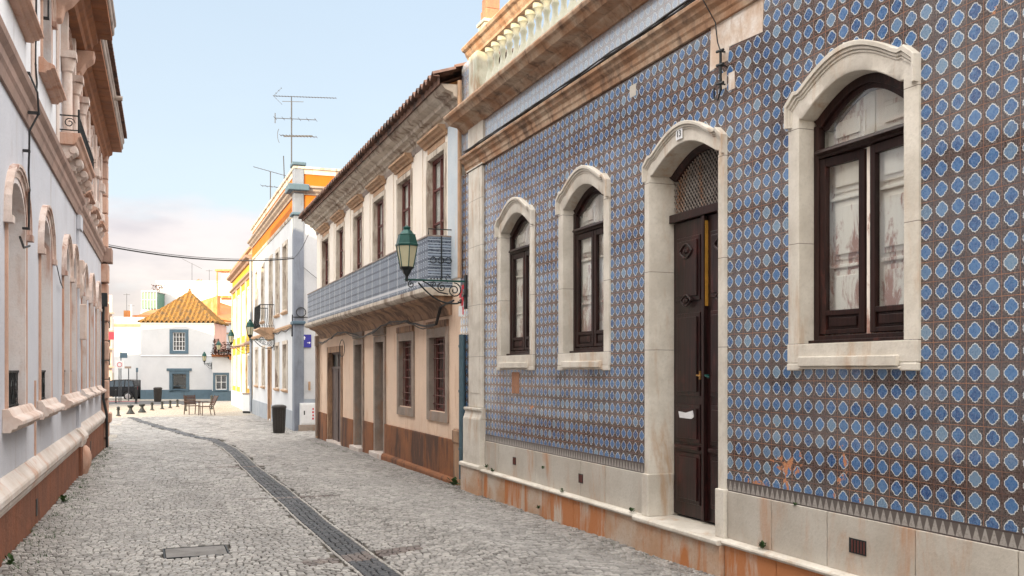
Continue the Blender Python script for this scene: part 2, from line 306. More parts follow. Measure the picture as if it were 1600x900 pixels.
M = dict(
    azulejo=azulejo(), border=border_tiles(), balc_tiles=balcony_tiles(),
    lime=stone('limestone', (0.66, 0.62, 0.555), (0.52, 0.48, 0.42), (0.42, 0.25, 0.13), 0.75, 2.6, 0.72, 0.5, 0.008, thr=(0.52, 0.74), joints=(3.60, 2.72, 1.948, 4.30)),
    plinth=stone('plinth_limestone', (0.52, 0.49, 0.44), (0.42, 0.38, 0.33), (0.42, 0.20, 0.09), 0.75, 1.7, 0.7, 0.4, 0.008, thr=(0.50, 0.74), isl=.25, streak=2),
    basestone=stone('rust_stained_limestone', (0.44, 0.25, 0.14), (0.55, 0.48, 0.41), (0.46, 0.16, 0.045), 0.9, 1.3, 0.8, 0.4, 0.01, thr=(0.42, 0.60), isl=.9),
    cornice=stone('weathered_cornice', (0.38, 0.21, 0.12), (0.50, 0.38, 0.28), (0.10, 0.065, 0.05), 0.8, 3.0, 0.85, 0.6, 0.015, thr=(0.46, 0.70), streak=4),
    baluster=stone('baluster_stone', (0.52, 0.52, 0.45), (0.38, 0.40, 0.32), (0.28, 0.17, 0.10), 0.85, 4, 0.8, 0.5, 0.01, thr=(0.48, 0.66), streak=5),
    pinn=stone('pinnacle_brick', (0.38, 0.19, 0.11), (0.28, 0.15, 0.10), (0.12, 0.07, 0.05), 0.6, 5, 0.9),
    darkwood=wood('dark_brown_wood', (0.014, 0.006, 0.0055), (0.034, 0.013, 0.011), 0.40, (0.13, 0.042, 0.032), 0.5, spec=.25, thr=(0.56, 0.68)),
    redwood=wood('red_brown_wood', (0.10, 0.028, 0.024), (0.15, 0.05, 0.04), 0.5),
    doorwood=wood('carved_dark_door', (0.011, 0.006, 0.006), (0.032, 0.010, 0.010), 0.28, (0.08, 0.018, 0.016), 0.5, thr=(0.52, 0.66)),
    shutter=wood('peeling_white_shutter', (0.86, 0.79, 0.72), (0.78, 0.70, 0.63), 0.6, (0.36, 0.14, 0.10), 0.85, thr=(0.49, 0.60)),
    oldwood=wood('grey_brown_boards', (0.10, 0.075, 0.07), (0.17, 0.12, 0.11), 0.7, (0.05, 0.04, 0.04), 0.6),
    glass=glass('window_glass'),
    iron=plain('black_iron', (0.022, 0.026, 0.028), 0.5, 0.3, 0.4),
    greeniron=plain('green_iron', (0.012, 0.07, 0.06), 0.35, 0.2, 0.4),
    cable=plain('black_cable', (0.02, 0.02, 0.022), 0.6),
    beige=stone('beige_render', (0.80, 0.61, 0.47), (0.72, 0.55, 0.43), (0.48, 0.26, 0.13), 0.55, 0.8, 0.9, 0.3, 0.01, thr=(0.52, 0.72)),
    cream=stone('cream_render', (0.84, 0.77, 0.68), (0.78, 0.72, 0.65), (0.60, 0.42, 0.28), 0.5, 0.9, 0.9, 0.3, 0.01, thr=(0.55, 0.75)),
    bluewash=stone('blue_white_wash', (0.55, 0.60, 0.64), (0.47, 0.54, 0.60), (0.62, 0.46, 0.34), 0.5, 1.5, 0.9),
    orangestone=stone('orange_stained_stone', (0.42, 0.26, 0.16), (0.34, 0.22, 0.15), (0.11, 0.07, 0.055), 0.8, 1.4, 0.85, 0.4, 0.01, thr=(0.42, 0.60)),
    rustbase=stone('rusty_base_stone', (0.28, 0.11, 0.045), (0.19, 0.085, 0.045), (0.075, 0.045, 0.035), 0.85, 1.2, 0.85, 0.4, 0.01, thr=(0.47, 0.62), isl=.6),
    greystone=stone('grey_brown_stone', (0.32, 0.26, 0.22), (0.24, 0.20, 0.17), (0.36, 0.18, 0.09), 0.6, 3, 0.85),
    hood=stone('hood_stone', (0.50, 0.32, 0.20), (0.40, 0.27, 0.18), (0.12, 0.08, 0.06), 0.6, 3, 0.85),
    moulding=stone('pale_moulding', (0.62, 0.56, 0.48), (0.46, 0.40, 0.33), (0.17, 0.11, 0.08), 0.85, 2.2, 0.85, 0.5, 0.01, thr=(0.46, 0.66)),
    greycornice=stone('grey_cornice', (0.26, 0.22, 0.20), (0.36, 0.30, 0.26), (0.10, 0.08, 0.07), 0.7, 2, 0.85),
    pane=stone('white_curtain', (0.85, 0.84, 0.81), (0.74, 0.73, 0.71), None, 0, 2, 0.9, 0.1),
    darkpane=plain('dark_interior', (0.018, 0.018, 0.020), 0.5),
    tileroof=roof_mat('old_roof_tiles', (0.12, 0.062, 0.043), (0.18, 0.10, 0.072), (0.035, 0.028, 0.027)),
    pyramid=roof_mat('orange_roof_tiles', (0.28, 0.145, 0.018), (0.12, 0.055, 0.018), (0.075, 0.05, 0.025)),
    lavender=stone('grey_lavender_render', (0.53, 0.54, 0.59), (0.48, 0.49, 0.54), (0.36, 0.33, 0.33), 0.75, 0.8, 0.9, 0.35, 0.01, streak=1.8, thr=(0.52, 0.76), damp=(.35, (0.46, 0.46, 0.49))),
    leftwhite=stone('white_render', (0.74, 0.75, 0.78), (0.68, 0.69, 0.73), (0.45, 0.42, 0.42), 0.4, 0.7, 0.9, 0.25, 0.008),
    pinkstone=stone('pink_limestone', (0.52, 0.33, 0.25), (0.44, 0.29, 0.23), (0.36, 0.15, 0.08), 0.75, 2.2, 0.8, 0.35, 0.01, thr=(0.48, 0.68)),
    palepink=stone('pale_pink_stone', (0.62, 0.54, 0.50), (0.52, 0.39, 0.33), (0.32, 0.15, 0.10), 0.6, 2.2, 0.8, 0.35, 0.01, thr=(0.5, 0.72)),
    reveal=stone('white_pink_reveal', (0.66, 0.625, 0.63), (0.62, 0.54, 0.52), (0.42, 0.22, 0.15), 0.75, 1.6, 0.85),
    pinkhood=stone('pink_hood_stone', (0.62, 0.53, 0.49), (0.50, 0.37, 0.31), (0.27, 0.13, 0.09), 0.85, 2.4, 0.85, 0.5, 0.01, thr=(0.48, 0.66)),
    brownstring=stone('brown_string_course', (0.34, 0.23, 0.19), (0.27, 0.19, 0.16), (0.14, 0.09, 0.08), 0.6, 2.0, 0.85),
    soffit=stone('orange_brown_soffit', (0.28, 0.115, 0.05), (0.20, 0.09, 0.05), (0.13, 0.07, 0.05), 0.6, 3.0, 0.8),
    redbase=stone('pitted_red_base', (0.23, 0.088, 0.048), (0.17, 0.072, 0.044), (0.085, 0.042, 0.032), 0.7, 2.5, 0.95, 0.9, 0.02, fine=22, thr=(0.5, 0.7)),
    ledge=stone('pale_ledge_stone', (0.60, 0.55, 0.52), (0.50, 0.43, 0.38), (0.42, 0.20, 0.11), 0.7, 1.6, 0.6, 0.4, 0.01, thr=(0.5, 0.7), spec=0.5),
    white=stone('whitewash', (0.55, 0.565, 0.59), (0.49, 0.505, 0.53), (0.60, 0.56, 0.52), 0.4, 0.7, 0.9, 0.2, 0.006, thr=(0.56, 0.78)),
    greypaint=stone('grey_painted_plinth', (0.30, 0.33, 0.37), (0.26, 0.29, 0.33), (0.18, 0.18, 0.19), 0.5, 1.5, 0.8),
    pilastergrey=stone('grey_blue_pilaster', (0.17, 0.19, 0.235), (0.21, 0.235, 0.28), (0.10, 0.11, 0.13), 0.6, 1.5, 0.8),
    bluegrey=stone('blue_grey_paint', (0.085, 0.135, 0.18), (0.075, 0.12, 0.155), (0.05, 0.07, 0.09), 0.5, 2, 0.7, 0.15),
    ochre=stone('orange_ochre_band', (0.47, 0.135, 0.009), (0.42, 0.12, 0.01), (0.36, 0.16, 0.04), 0.4, 1.2, 0.85, 0.2),
    yellow=stone('yellow_render', (0.58, 0.34, 0.03), (0.54, 0.30, 0.03), (0.56, 0.44, 0.20), 0.5, 0.8, 0.9, 0.2),
    orangewall=stone('orange_terrace_wall', (0.46, 0.17, 0.05), (0.50, 0.26, 0.11), (0.58, 0.42, 0.26), 0.6, 1.0, 0.9, 0.2),
    pinkwall=stone('pink_render', (0.55, 0.34, 0.28), (0.50, 0.30, 0.25), None, 0, 1.0, 0.9, 0.2),
    terra=roof_mat('terracotta', (0.38, 0.13, 0.04), (0.32, 0.12, 0.045), (0.26, 0.13, 0.06)),
    asphalt=stone('asphalt', (0.055, 0.057, 0.062), (0.075, 0.075, 0.08), None, 0, 1, 0.9, 0.3, 0.006, fine=60),
    kerb=stone('kerb_stone', (0.42, 0.40, 0.37), (0.34, 0.32, 0.30), None, 0, 3, 0.8),
    redpaint=plain('red_road_paint', (0.42, 0.06, 0.06), 0.8),
    cob=cobble('pale_cobbles', (0.36, 0.345, 0.328), (0.19, 0.182, 0.173), (0.10, 0.092, 0.085)),
    cobdark=cobble('dark_cobbles', (0.046, 0.050, 0.058), (0.030, 0.033, 0.040), (0.065, 0.066, 0.07)),
    cobedge=cobble('white_edge_stones', (0.38, 0.36, 0.34), (0.28, 0.27, 0.25), (0.20, 0.19, 0.18)),
    patch=cobble('brown_repair_stones', (0.15, 0.12, 0.11), (0.10, 0.085, 0.08), (0.20, 0.17, 0.15)),
    earth=ground_mat(),
    far=paving_far('square_paving', (0.38, 0.34, 0.29), (0.28, 0.255, 0.22)),
    grass=plain('weed_leaves', (0.035, 0.075, 0.018), 0.7, 0, 0.5),
    carpaint=plain('black_car_paint', (0.008, 0.009, 0.012), 0.25, 0.0, 0.1),
    rubber=plain('black_rubber', (0.012, 0.012, 0.013), 0.8),
    chrome=plain('pale_metal', (0.55, 0.56, 0.58), 0.35, 0.8),
    plastic=plain('dark_plastic', (0.030, 0.026, 0.024), 0.5),
    slat=wood('brown_slats', (0.055, 0.026, 0.018), (0.085, 0.04, 0.026), 0.6),
    signblue=plain('sign_blue', (0.035, 0.035, 0.28), 0.4, 0, 0.1),
    signwhite=plain('sign_white', (0.75, 0.76, 0.78), 0.5, 0, 0.1),
    signred=plain('sign_red', (0.55, 0.03, 0.05), 0.5, 0, 0.1),
    bluepipe=plain('blue_grey_pipe', (0.07, 0.12, 0.15), 0.5),
    antenna=plain('antenna_metal', (0.05, 0.055, 0.065), 0.6, 0.0),
    brass=plain('brass', (0.55, 0.32, 0.10), 0.35, 0.9),
    yellowpaint=plain('worn_yellow_edge', (0.50, 0.26, 0.04), 0.5),
    bluepaint=plain('teal_paint', (0.03, 0.12, 0.14), 0.5),
    greenglass=plain('green_glazing', (0.07, 0.17, 0.13), 0.4),
    plaster=stone('bare_plaster', (0.58, 0.44, 0.34), (0.74, 0.70, 0.66), (0.46, 0.32, 0.22), 0.6, 3.5, 0.9, 0.5, thr=(0.5, 0.6)),
)
def lamp_glass(name, col):
    m, b = newmat(name); b.inputs['Base Color'].default_value = (*col, 1)
    n = noise(coords(), 5, 3)
    lk(mix(sm(n, .3, .7)*0.4, col, tuple(q*0.7 for q in col)), b.inputs['Base Color'])
    b.inputs['Roughness'].default_value = 0.25; b.inputs['Subsurface Weight'].default_value = 0.0
    b.inputs['Transmission Weight'].default_value = 0.25
    return m
M['lampglass'] = lamp_glass('milky_lantern_glass', (0.66, 0.62, 0.42))

# ------------------------------------------------------------------ geometry helpers
class Frame:
    """wall frame: s along the wall, o outwards to the street, z up"""
    def __init__(f, org, deg, side):
        a = R(deg); f.org = Vector(org); f.d = Vector((math.sin(a), math.cos(a), 0))
        f.n = Vector((-math.cos(a), math.sin(a), 0))*(1 if side == 'right' else -1)
    def __call__(f, s, o, z): return f.org + f.d*s + f.n*o + Vector((0, 0, z))
class FrameV(Frame):
    def __init__(f, org, d, n): f.org = Vector(org); f.d = Vector(d).normalized(); f.n = Vector(n).normalized()
IDF = FrameV((0, 0, 0), (1, 0, 0), (0, 1, 0))
SPLIT = {'plinth', 'base_course', 'shoulder', 'jamb_block', 'ledge', 'vent', 'column', 'upper_pilaster', 'eave_console', 'pilasters', 'plaster_strips', 'stained_plaster', 'pedestal', 'gable', 'carved_console', 'pilaster_caps', 'ledges', 'platforms', 'parapet', 'border_strip', 'bare_plaster', 'chimney_pots', 'aerial', 'quoin_cap', 'mouldings', 'string_course', 'coping', 'quoins', 'sill_console', 'terrace_edge'}
class MB:
    def __init__(m, fr=IDF): m.v = []; m.f = []; m.fr = fr; m.mi = []; m.cur = 0
    def add(m, pts, faces):
        k = len(m.v); m.v += [m.fr(*p) for p in pts]; m.f += [tuple(i+k for i in f) for f in faces]
    def box(m, s0, s1, o0, o1, z0, z1):
        m.add([(s0, o0, z0), (s1, o0, z0), (s1, o1, z0), (s0, o1, z0), (s0, o0, z1), (s1, o0, z1), (s1, o1, z1), (s0, o1, z1)],
              [(0, 3, 2, 1), (4, 5, 6, 7), (0, 1, 5, 4), (1, 2, 6, 5), (2, 3, 7, 6), (3, 0, 4, 7)]); return m
    def mould(m, prof, s0, s1, k0=0.0, k1=0.0):
        """extrude an (o,z) profile along s; k0/k1 mitre the ends by o"""
        n = len(prof)
        m.add([(s0-k0*o, o, z) for o, z in prof] + [(s1+k1*o, o, z) for o, z in prof],
              [(i, (i+1) % n, n+(i+1) % n, n+i) for i in range(n)] + [tuple(range(n))[::-1], tuple(range(n, 2*n))]); return m
    def prism(m, poly, o0, o1):
        """extrude an (s,z) polygon from o0 to o1"""
        n = len(poly)
        m.add([(s, o0, z) for s, z in poly] + [(s, o1, z) for s, z in poly],
              [(i, (i+1) % n, n+(i+1) % n, n+i) for i in range(n)] + [tuple(range(n))[::-1], tuple(range(n, 2*n))]); return m
    def flat(m, poly, z0, z1):
        n = len(poly)
        m.add([(s, o, z0) for s, o in poly] + [(s, o, z1) for s, o in poly],
              [(i, (i+1) % n, n+(i+1) % n, n+i) for i in range(n)] + [tuple(range(n))[::-1], tuple(range(n, 2*n))]); return m
    def strip(m, curves):
        """curves: list of equal-length point lists -> quads"""
        n = len(curves[0]); k = [p for c in curves for p in c]
        m.add(k, [(a*n+i, a*n+i+1, (a+1)*n+i+1, (a+1)*n+i) for a in range(len(curves)-1) for i in range(n-1)]); return m
    def tube(m, pts, r, n=6, closed=False):
        P = [Vector(p) for p in pts]; rr = r if isinstance(r, (list, tuple)) else [r]*len(P)
        out = []; fs = []; L = len(P); last = None
        for i, p in enumerate(P):
            t = (P[min(i+1, L-1)]-P[max(i-1, 0)])
            t = t.normalized() if t.length > 1e-9 else Vector((0, 0, 1))
            if last is None:
                a = t.orthogonal().normalized()
            else:
                a = (last - t*last.dot(t)); a = a.normalized() if a.length > 1e-6 else t.orthogonal().normalized()
            last = a; b = t.cross(a)
            for k in range(n):
                q = 2*math.pi*k/n; out.append(tuple(p + (a*math.cos(q)+b*math.sin(q))*rr[i]))
        for i in range(L-1):
            for k in range(n): fs.append((i*n+k, i*n+(k+1) % n, (i+1)*n+(k+1) % n, (i+1)*n+k))
        fs += [tuple(range(n))[::-1], tuple(range((L-1)*n, L*n))]
        m.add(out, fs); return m
    def lathe(m, cs, co, prof, n=12, rot=0.0, sq=1.0):
        out = []; fs = []; L = len(prof)
        for r, z in prof:
            for k in range(n):
                q = 2*math.pi*k/n+rot; out.append((cs+r*math.cos(q), co+r*math.sin(q)*sq, z))
        for i in range(L-1):
            for k in range(n): fs.append((i*n+k, i*n+(k+1) % n, (i+1)*n+(k+1) % n, (i+1)*n+k))
        fs += [tuple(range(n))[::-1], tuple(range((L-1)*n, L*n))]
        m.add(out, fs); return m
    def sheet(m, s0, s1, z0, z1, holes=(), o=0.0):
        loops = [[(s0, z0), (s1, z0), (s1, z1), (s0, z1)]] + [list(h) for h in holes]
        tris = tessellate_polygon([[Vector((a, b, 0)) for a, b in l] for l in loops])
        m.add([(a, o, b) for l in loops for a, b in l], [tuple(t) for t in tris]); return m
    def clusters(m, gap):
        par = list(range(len(m.v)))
        def find(a):
            while par[a] != a: par[a] = par[par[a]]; a = par[a]
            return a
        for f in m.f:
            for i in f[1:]: par[find(i)] = find(f[0])
        isl = {}
        for i in range(len(m.v)): isl.setdefault(find(i), []).append(i)
        bx = [[[min(m.v[i][k] for i in ix)-gap/2 for k in range(3)], [max(m.v[i][k] for i in ix)+gap/2 for k in range(3)], set(ix)] for ix in isl.values()]
        ch = True
        while ch:
            ch = False; out = []
            for b in bx:
                for o in out:
                    if all(b[0][k] <= o[1][k] and o[0][k] <= b[1][k] for k in range(3)):
                        o[0] = [min(o[0][k], b[0][k]) for k in range(3)]; o[1] = [max(o[1][k], b[1][k]) for k in range(3)]; o[2] |= b[2]; ch = True; break
                else: out.append(b)
            bx = out
        return [b[2] for b in bx]
    def build(m, name, mat, parent=None, bevel=0, smooth=False, seg=2, split=None):
        if split is None and parent is not None and name in SPLIT: split = .02
        if split:
            cl = m.clusters(split)
            if len(cl) > 1:
                r = None
                for ix in cl:
                    k = sorted(ix); mp = {a: b for b, a in enumerate(k)}; q = MB(m.fr); q.v = [m.v[i] for i in k]
                    q.f = [tuple(mp[i] for i in f) for f in m.f if f[0] in mp]
                    o = q.build(name, mat, parent, bevel, smooth, seg, split=0); r = r or o
                return r
        loc = parent_loc(parent)
        me = bpy.data.meshes.new(name); me.from_pydata([tuple(p-loc) for p in m.v], [], m.f)
        if m.fr.d.cross(m.fr.n).z < 0: me.flip_normals()
        me.update()
        bm = bmesh.new(); bm.from_mesh(me)
        bmesh.ops.recalc_face_normals(bm, faces=bm.faces[:]) if name not in ('wall',) else None
        bm.to_mesh(me); bm.free()
        if smooth:
            me.polygons.foreach_set('use_smooth', [True]*len(me.polygons))
            try: me.set_sharp_from_angle(angle=R(38))
            except Exception: pass
        me.materials.append(mat if not isinstance(mat, str) else M[mat])
        o = bpy.data.objects.new(name, me); C.objects.link(o)
        if parent:
            o.parent = parent
        if bevel:
            b = o.modifiers.new('bevel', 'BEVEL'); b.width = bevel; b.segments = seg; b.limit_method = 'ANGLE'; b.angle_limit = R(35)
        return o
def parent_loc(p):
    v = Vector((0, 0, 0))
    while p: v = v + p.location; p = p.parent
    return v
def tag(o, label=None, cat=None, group=None, kind=None):
    if label: o['label'] = label
    if cat: o['category'] = cat
    if group: o['group'] = group
    if kind: o['kind'] = kind
    return o
def thing(name, loc, label, cat, group=None):
    o = bpy.data.objects.new(name, None); C.objects.link(o); o.location = loc; o.empty_display_size = 0.3
    return tag(o, label, cat, group)
def solo(o, label, cat, group=None, kind=None):
    return tag(o, label, cat, group, kind)
def copy_tree(o, parent=None):
    c = o.copy(); C.objects.link(c); c.parent = parent
    for ch in [k for k in bpy.data.objects if k.parent == o]: copy_tree(ch, c)
    return c
def gz(Y):
    P = [(5, 0), (13, -.08), (21, -.15), (27, -.27), (33, -.33), (50, -.40)]
    if Y <= 5: return 0.0
    for (a, b), (c, e) in zip(P, P[1:]):
        if Y <= c: return b+(e-b)*(Y-a)/(c-a)
    return -.40
def at(px, zc, z=0.0):
    """place in the scene at camera depth zc in the direction of picture column px"""
    u = (px-800)/F_PX*zc
    return Vector((SA*zc+CA*u, CA*zc-SA*u, z))

# ------------------------------------------------------------------ the ground
rnd = random.Random(4)
BAND = [(1.96, 3.0, .29), (1.95, 9.5, .29), (1.94, 11.5, .29), (1.96, 13.6, .30), (1.97, 16, .30), (1.99, 19.7, .27), (2.08, 23.5, .27), (2.11, 25.9, .27), (1.98, 29.2, .27), (1.60, 31, .26), (0.90, 36.0, .28), (0.28, 40.2, .28), (-0.45, 46.5, .28), (-.5, 47.5, .28)]
def band_at(y):
    if y < BAND[0][1]: return BAND[0][0], BAND[0][2]
    for a, b in zip(BAND, BAND[1:]):
        if y <= b[1]:
            t = (y-a[1])/(b[1]-a[1]); return a[0]+(b[0]-a[0])*t, a[2]+(b[2]-a[2])*t
    return 99, 0
def left_x(y): return -1.44+0.0218*y
def make_ground():
    ys = [-60, -10, 0, 3, 5, 7, 9, 11, 13, 16, 19, 21, 24, 27, 30, 33, 38, 44, 50, 60, 80, 120, 300, 900]
    xs = [-600, -60, -10, -3, 0, 3, 6, 10, 60, 600]
    m = MB(); n = len(xs)
    m.add([(x, y, gz(y)-(0.035 if y < 46 else 0.03)) for y in ys for x in xs],
          [(j*n+i, j*n+i+1, (j+1)*n+i+1, (j+1)*n+i) for j in range(len(ys)-1) for i in range(n-1)])
    o = m.build('ground', 'earth'); tag(o, kind='structure')
    m = MB(); yy = [46.0, 50, 58.0]
    m.add([(x, y, gz(y)-0.004) for y in yy for x in (-14, 0, 9.0)], [(j*3+i, j*3+i+1, (j+1)*3+i+1, (j+1)*3+i) for j in range(2) for i in range(2)])
    tag(m.build('square_paving', 'far'), kind='structure')
    m = MB(); m.add([(x, y, gz(y)-0.006) for y in (27.9, 34, 46.004) for x in (-14, -0.7)], [(0, 1, 3, 2), (2, 3, 5, 4)])
    tag(m.build('side_paving', 'far'), kind='structure')
make_ground()
def in_patch(x, y, patches):
    for (cx, cy), (lx, ly), sl in patches:
        if abs(x-cx) < lx*0.5 and abs(y-cy-sl*(x-cx)) < ly*(1-abs(x-cx)/lx*1.2): return True
    return False
def stone_at(tgt, xa, xb, v, step, wob, skew=0.0):
    wd = xb-xa; g = 0.006 + rnd.random()*0.004
    h = rnd.uniform(-.003, .002) + .008*math.sin(xa*3.1+v*.9)*math.sin(v*1.7+xa*.6); tx, ty = rnd.uniform(-.03, .03), rnd.uniform(-.045, .045)
    x0, x1 = xa+g/2, xb-g/2; hy = step/2-g/2
    q = []
    for sx, sy in ((x0, -1), (x1, -1), (x1, 1), (x0, 1)):
        q.append((sx+rnd.uniform(-.005, .005)+skew*sy*.5, v+wob(sx)+sy*(hy+rnd.uniform(-.007, .003))))
    zc = gz(v)+h; ch = 0.010
    mx = sum(p[0] for p in q)/4; my = sum(p[1] for p in q)/4
    top = []
    for px, py in q:
        ix = px+(mx-px)*ch*2/wd; iy = py+(my-py)*ch*2/step
        top.append((ix, iy, zc+tx*(ix-mx)+ty*(iy-my)))
    mid = [(px, py, zc-0.007+tx*(px-mx)+ty*(py-my)) for px, py in q]
    low = [(px, py, zc-0.05) for px, py in q]
    tgt.add(top+mid+low, [(0, 1, 2, 3), (0, 4, 5, 1), (1, 5, 6, 2), (2, 6, 7, 3), (3, 7, 4, 0), (4, 8, 9, 5), (5, 9, 10, 6), (6, 10, 11, 7), (7, 11, 8, 4)])
def make_cobbles():
    A, D, E_, P_ = MB(), MB(), MB(), MB()
    patches = [((2.02, 9.12), (1.25, .22), .33), ((1.95, 14.0), (1.5, .10), -.02), ((1.9, 19.3), (1.9, .14), .05)]
    pit = lambda x, y: (0.18 <= x <= 0.84 and 9.66 <= y <= 10.24)
    v = 3.6
    row = 0
    while v < 46.2:
        step = 0.064 if v < 17 else (0.10 if v < 28 else 0.14)
        wx = 0.077 if v < 17 else (0.12 if v < 28 else 0.18)
        x = -2.2 + rnd.random()*wx
        while x < 7.2:
            wd = wx*rnd.uniform(0.72, 1.22)
            def wob(xx): return 0.17*math.sin(xx*2.6+0.5*math.sin(v*0.5)) + 0.05*math.sin(xx*5.7+v*.8)
            xm = x+wd/2; y = v + wob(xm)
            y_w = 4.63+0.0
            lim = 4.63 if y < 14 else 4.60+0.0122*y
            if y > 28.6: lim = 7.2 if y < 33 else 4.55+.0122*y
            if xm < left_x(y)+0.02 and y < 28.0 or xm > lim or (y > 28 and xm < -2.0): x += wd; continue
            if pit(xm, y): x += wd; continue
            bx, bw = band_at(y); e = abs(xm-bx)
            if e < bw/2+.035*(v < 27.5)+wd*.35: x += wd; continue
            tgt = P_ if in_patch(xm, y, patches) else A
            stone_at(tgt, x, x+wd, v, step, wob)
            x += wd
        v += step; row += 1
    # the dark band: its own courses, laid square to the line, with an edging row on each side
    v = 3.6
    while v < 46.6:
        bx, bw = band_at(v); st = .070 if v < 17 else (.10 if v < 28 else .14)
        bx1, bw1 = band_at(v+st)
        n = max(2, round(bw/(.072 if v < 17 else .10)))
        sk = bx1-bx
        off = rnd.random()*.5
        xs = [bx-bw/2+bw*(k+rnd.uniform(-.18, .18)*(0 < k < n))/n for k in range(n+1)]
        for a_, b_ in zip(xs, xs[1:]): stone_at(P_ if in_patch((a_+b_)/2, v, patches) else D, a_, b_, v, st, lambda q: rnd.uniform(-.006, .006), sk)
        if v < 27.5:
            for a_, b_ in ((bx-bw/2-.035, bx-bw/2), (bx+bw/2, bx+bw/2+.035)): stone_at(E_, a_, b_, v, st, lambda q: 0.0, sk)
        v += st
    tag(A.build('cobbled_street', 'cob'), kind='structure')
    tag(D.build('dark_cobble_band', 'cobdark'), kind='structure')
    tag(E_.build('band_edging', 'cobedge'), kind='structure')
    tag(P_.build('repair_stones', 'patch'), kind='structure')
    # inspection cover
    t = thing('inspection_cover', (0.5, 9.95, gz(9.95)), 'rectangular inspection cover filled with cobbles in the near pavement', 'cover')
    z = gz(9.95)
    m = MB()
    m.box(0.205, 0.815, 9.685, 9.70, z-.03, z+.003); m.box(0.205, 0.815, 10.20, 10.212, z-.03, z+.003)
    m.box(0.205, 0.22, 9.703, 10.197, z-.03, z+.003); m.box(0.80, 0.815, 9.703, 10.197, z-.03, z+.003)
    m.build('rim', 'iron', t)
    M['slab'] = stone('grey_cover_slab', (0.19, 0.183, 0.178), (0.14, 0.135, 0.13), (0.08, 0.075, 0.07), 0.6, 3, 0.75, 0.6, 0.01, fine=30, streak=5)
    f = MB(); f.box(.225, .795, 9.705, 10.195, z-.03, z+.001); f.build('infill', 'slab', t, bevel=0.006)
make_cobbles()

# ------------------------------------------------------------------ generic window/door pieces
def grid_frame(m, s0, s1, z0, z1, o0, o1, w, nx, zs, wb=None):
    """outer frame plus nx-1 mullions and transoms at zs (no overlaps in one plane)"""
    wb = wb or w
    m.box(s0, s0+w, o0, o1, z0, z1); m.box(s1-w, s1, o0, o1, z0, z1)
    m.box(s0+w, s1-w, o0, o1, z1-w, z1); m.box(s0+w, s1-w, o0, o1, z0, z0+wb)
    for i in range(1, nx):
        c = s0+(s1-s0)*i/nx; m.box(c-w*.35, c+w*.35, o0+.004, o1+.006, z0+wb, z1-w)
    for z in zs: m.box(s0+w, s1-w, o0+.008, o1-.006, z-w*.3, z+w*.3)
def rect_window(par, fr, c, hw, z0, z1, sur='moulding', sw=0.14, proud=0.03, rev=0.14, frame='redwood', back='pane', nx=2, zs=(), name='window', label=None, hood=None, sill=None, fw=0.055, gl=True):
    m = MB(fr)
    a = [(c-hw, z0), (c-hw, z1), (c+hw, z1), (c+hw, z0)]
    # surround ring with reveal
    def ring(e, o): return [(c-hw-e, o, z0-e), (c-hw-e, o, z1+e), (c+hw+e, o, z1+e), (c+hw+e, o, z0-e), (c-hw-e, o, z0-e)]
    m.strip([ring(0, -rev-.03), ring(0, proud), ring(sw, proud), ring(sw, -.02)])
    win = m.build(name, sur, par)
    if label: win['label'] = label
    f = MB(fr); grid_frame(f, c-hw, c+hw, z0, z1, -rev-.05, -rev, fw, nx, zs); f.build('frame', frame, win)
    if gl: MB(fr).box(c-hw+.01, c+hw-.01, -rev-.030, -rev-.026, z0+.01, z1-.01).build('glass', 'glass', win)
    MB(fr).box(c-hw-.03, c+hw+.03, -rev-.10, -rev-.065, z0-.03, z1+.03).build('curtain' if back == 'pane' else 'backing', back, win)
    if hood:
        zh, hh, pr, ex = hood
        MB(fr).mould([(0, zh), (0, zh+hh), (pr, zh+hh), (pr, zh+hh*.72), (pr*.75, zh+hh*.62), (pr*.62, zh+hh*.4), (pr*.35, zh+hh*.28), (pr*.25, zh)], c-hw-ex, c+hw+ex).build('hood', 'hood', win, bevel=.006)
    if sill:
        zh, hh, pr, ex, mt = sill
        MB(fr).mould([(-.02, zh), (-.02, zh+hh), (pr, zh+hh), (pr, zh+hh*.5), (pr*.6, zh+hh*.3), (pr*.4, zh)], c-hw-ex, c+hw+ex).build('sill', mt, win, bevel=.005)
    return win
def hole(c, hw, z0, z1): return [(c-hw, z0), (c+hw, z0), (c+hw, z1), (c-hw, z1)]
def body(par, fr, s0, s1, depth, z0, z1, mat, roof=None, name='rear_walls'):
    m = MB(fr)
    m.add([(s0, 0, z0), (s0, -depth, z0), (s1, -depth, z0), (s1, 0, z0), (s0, 0, z1), (s0, -depth, z1), (s1, -depth, z1), (s1, 0, z1)],
          [(0, 1, 5, 4), (1, 2, 6, 5), (2, 3, 7, 6), (4, 5, 6, 7)])
    return m.build(name, mat, par)
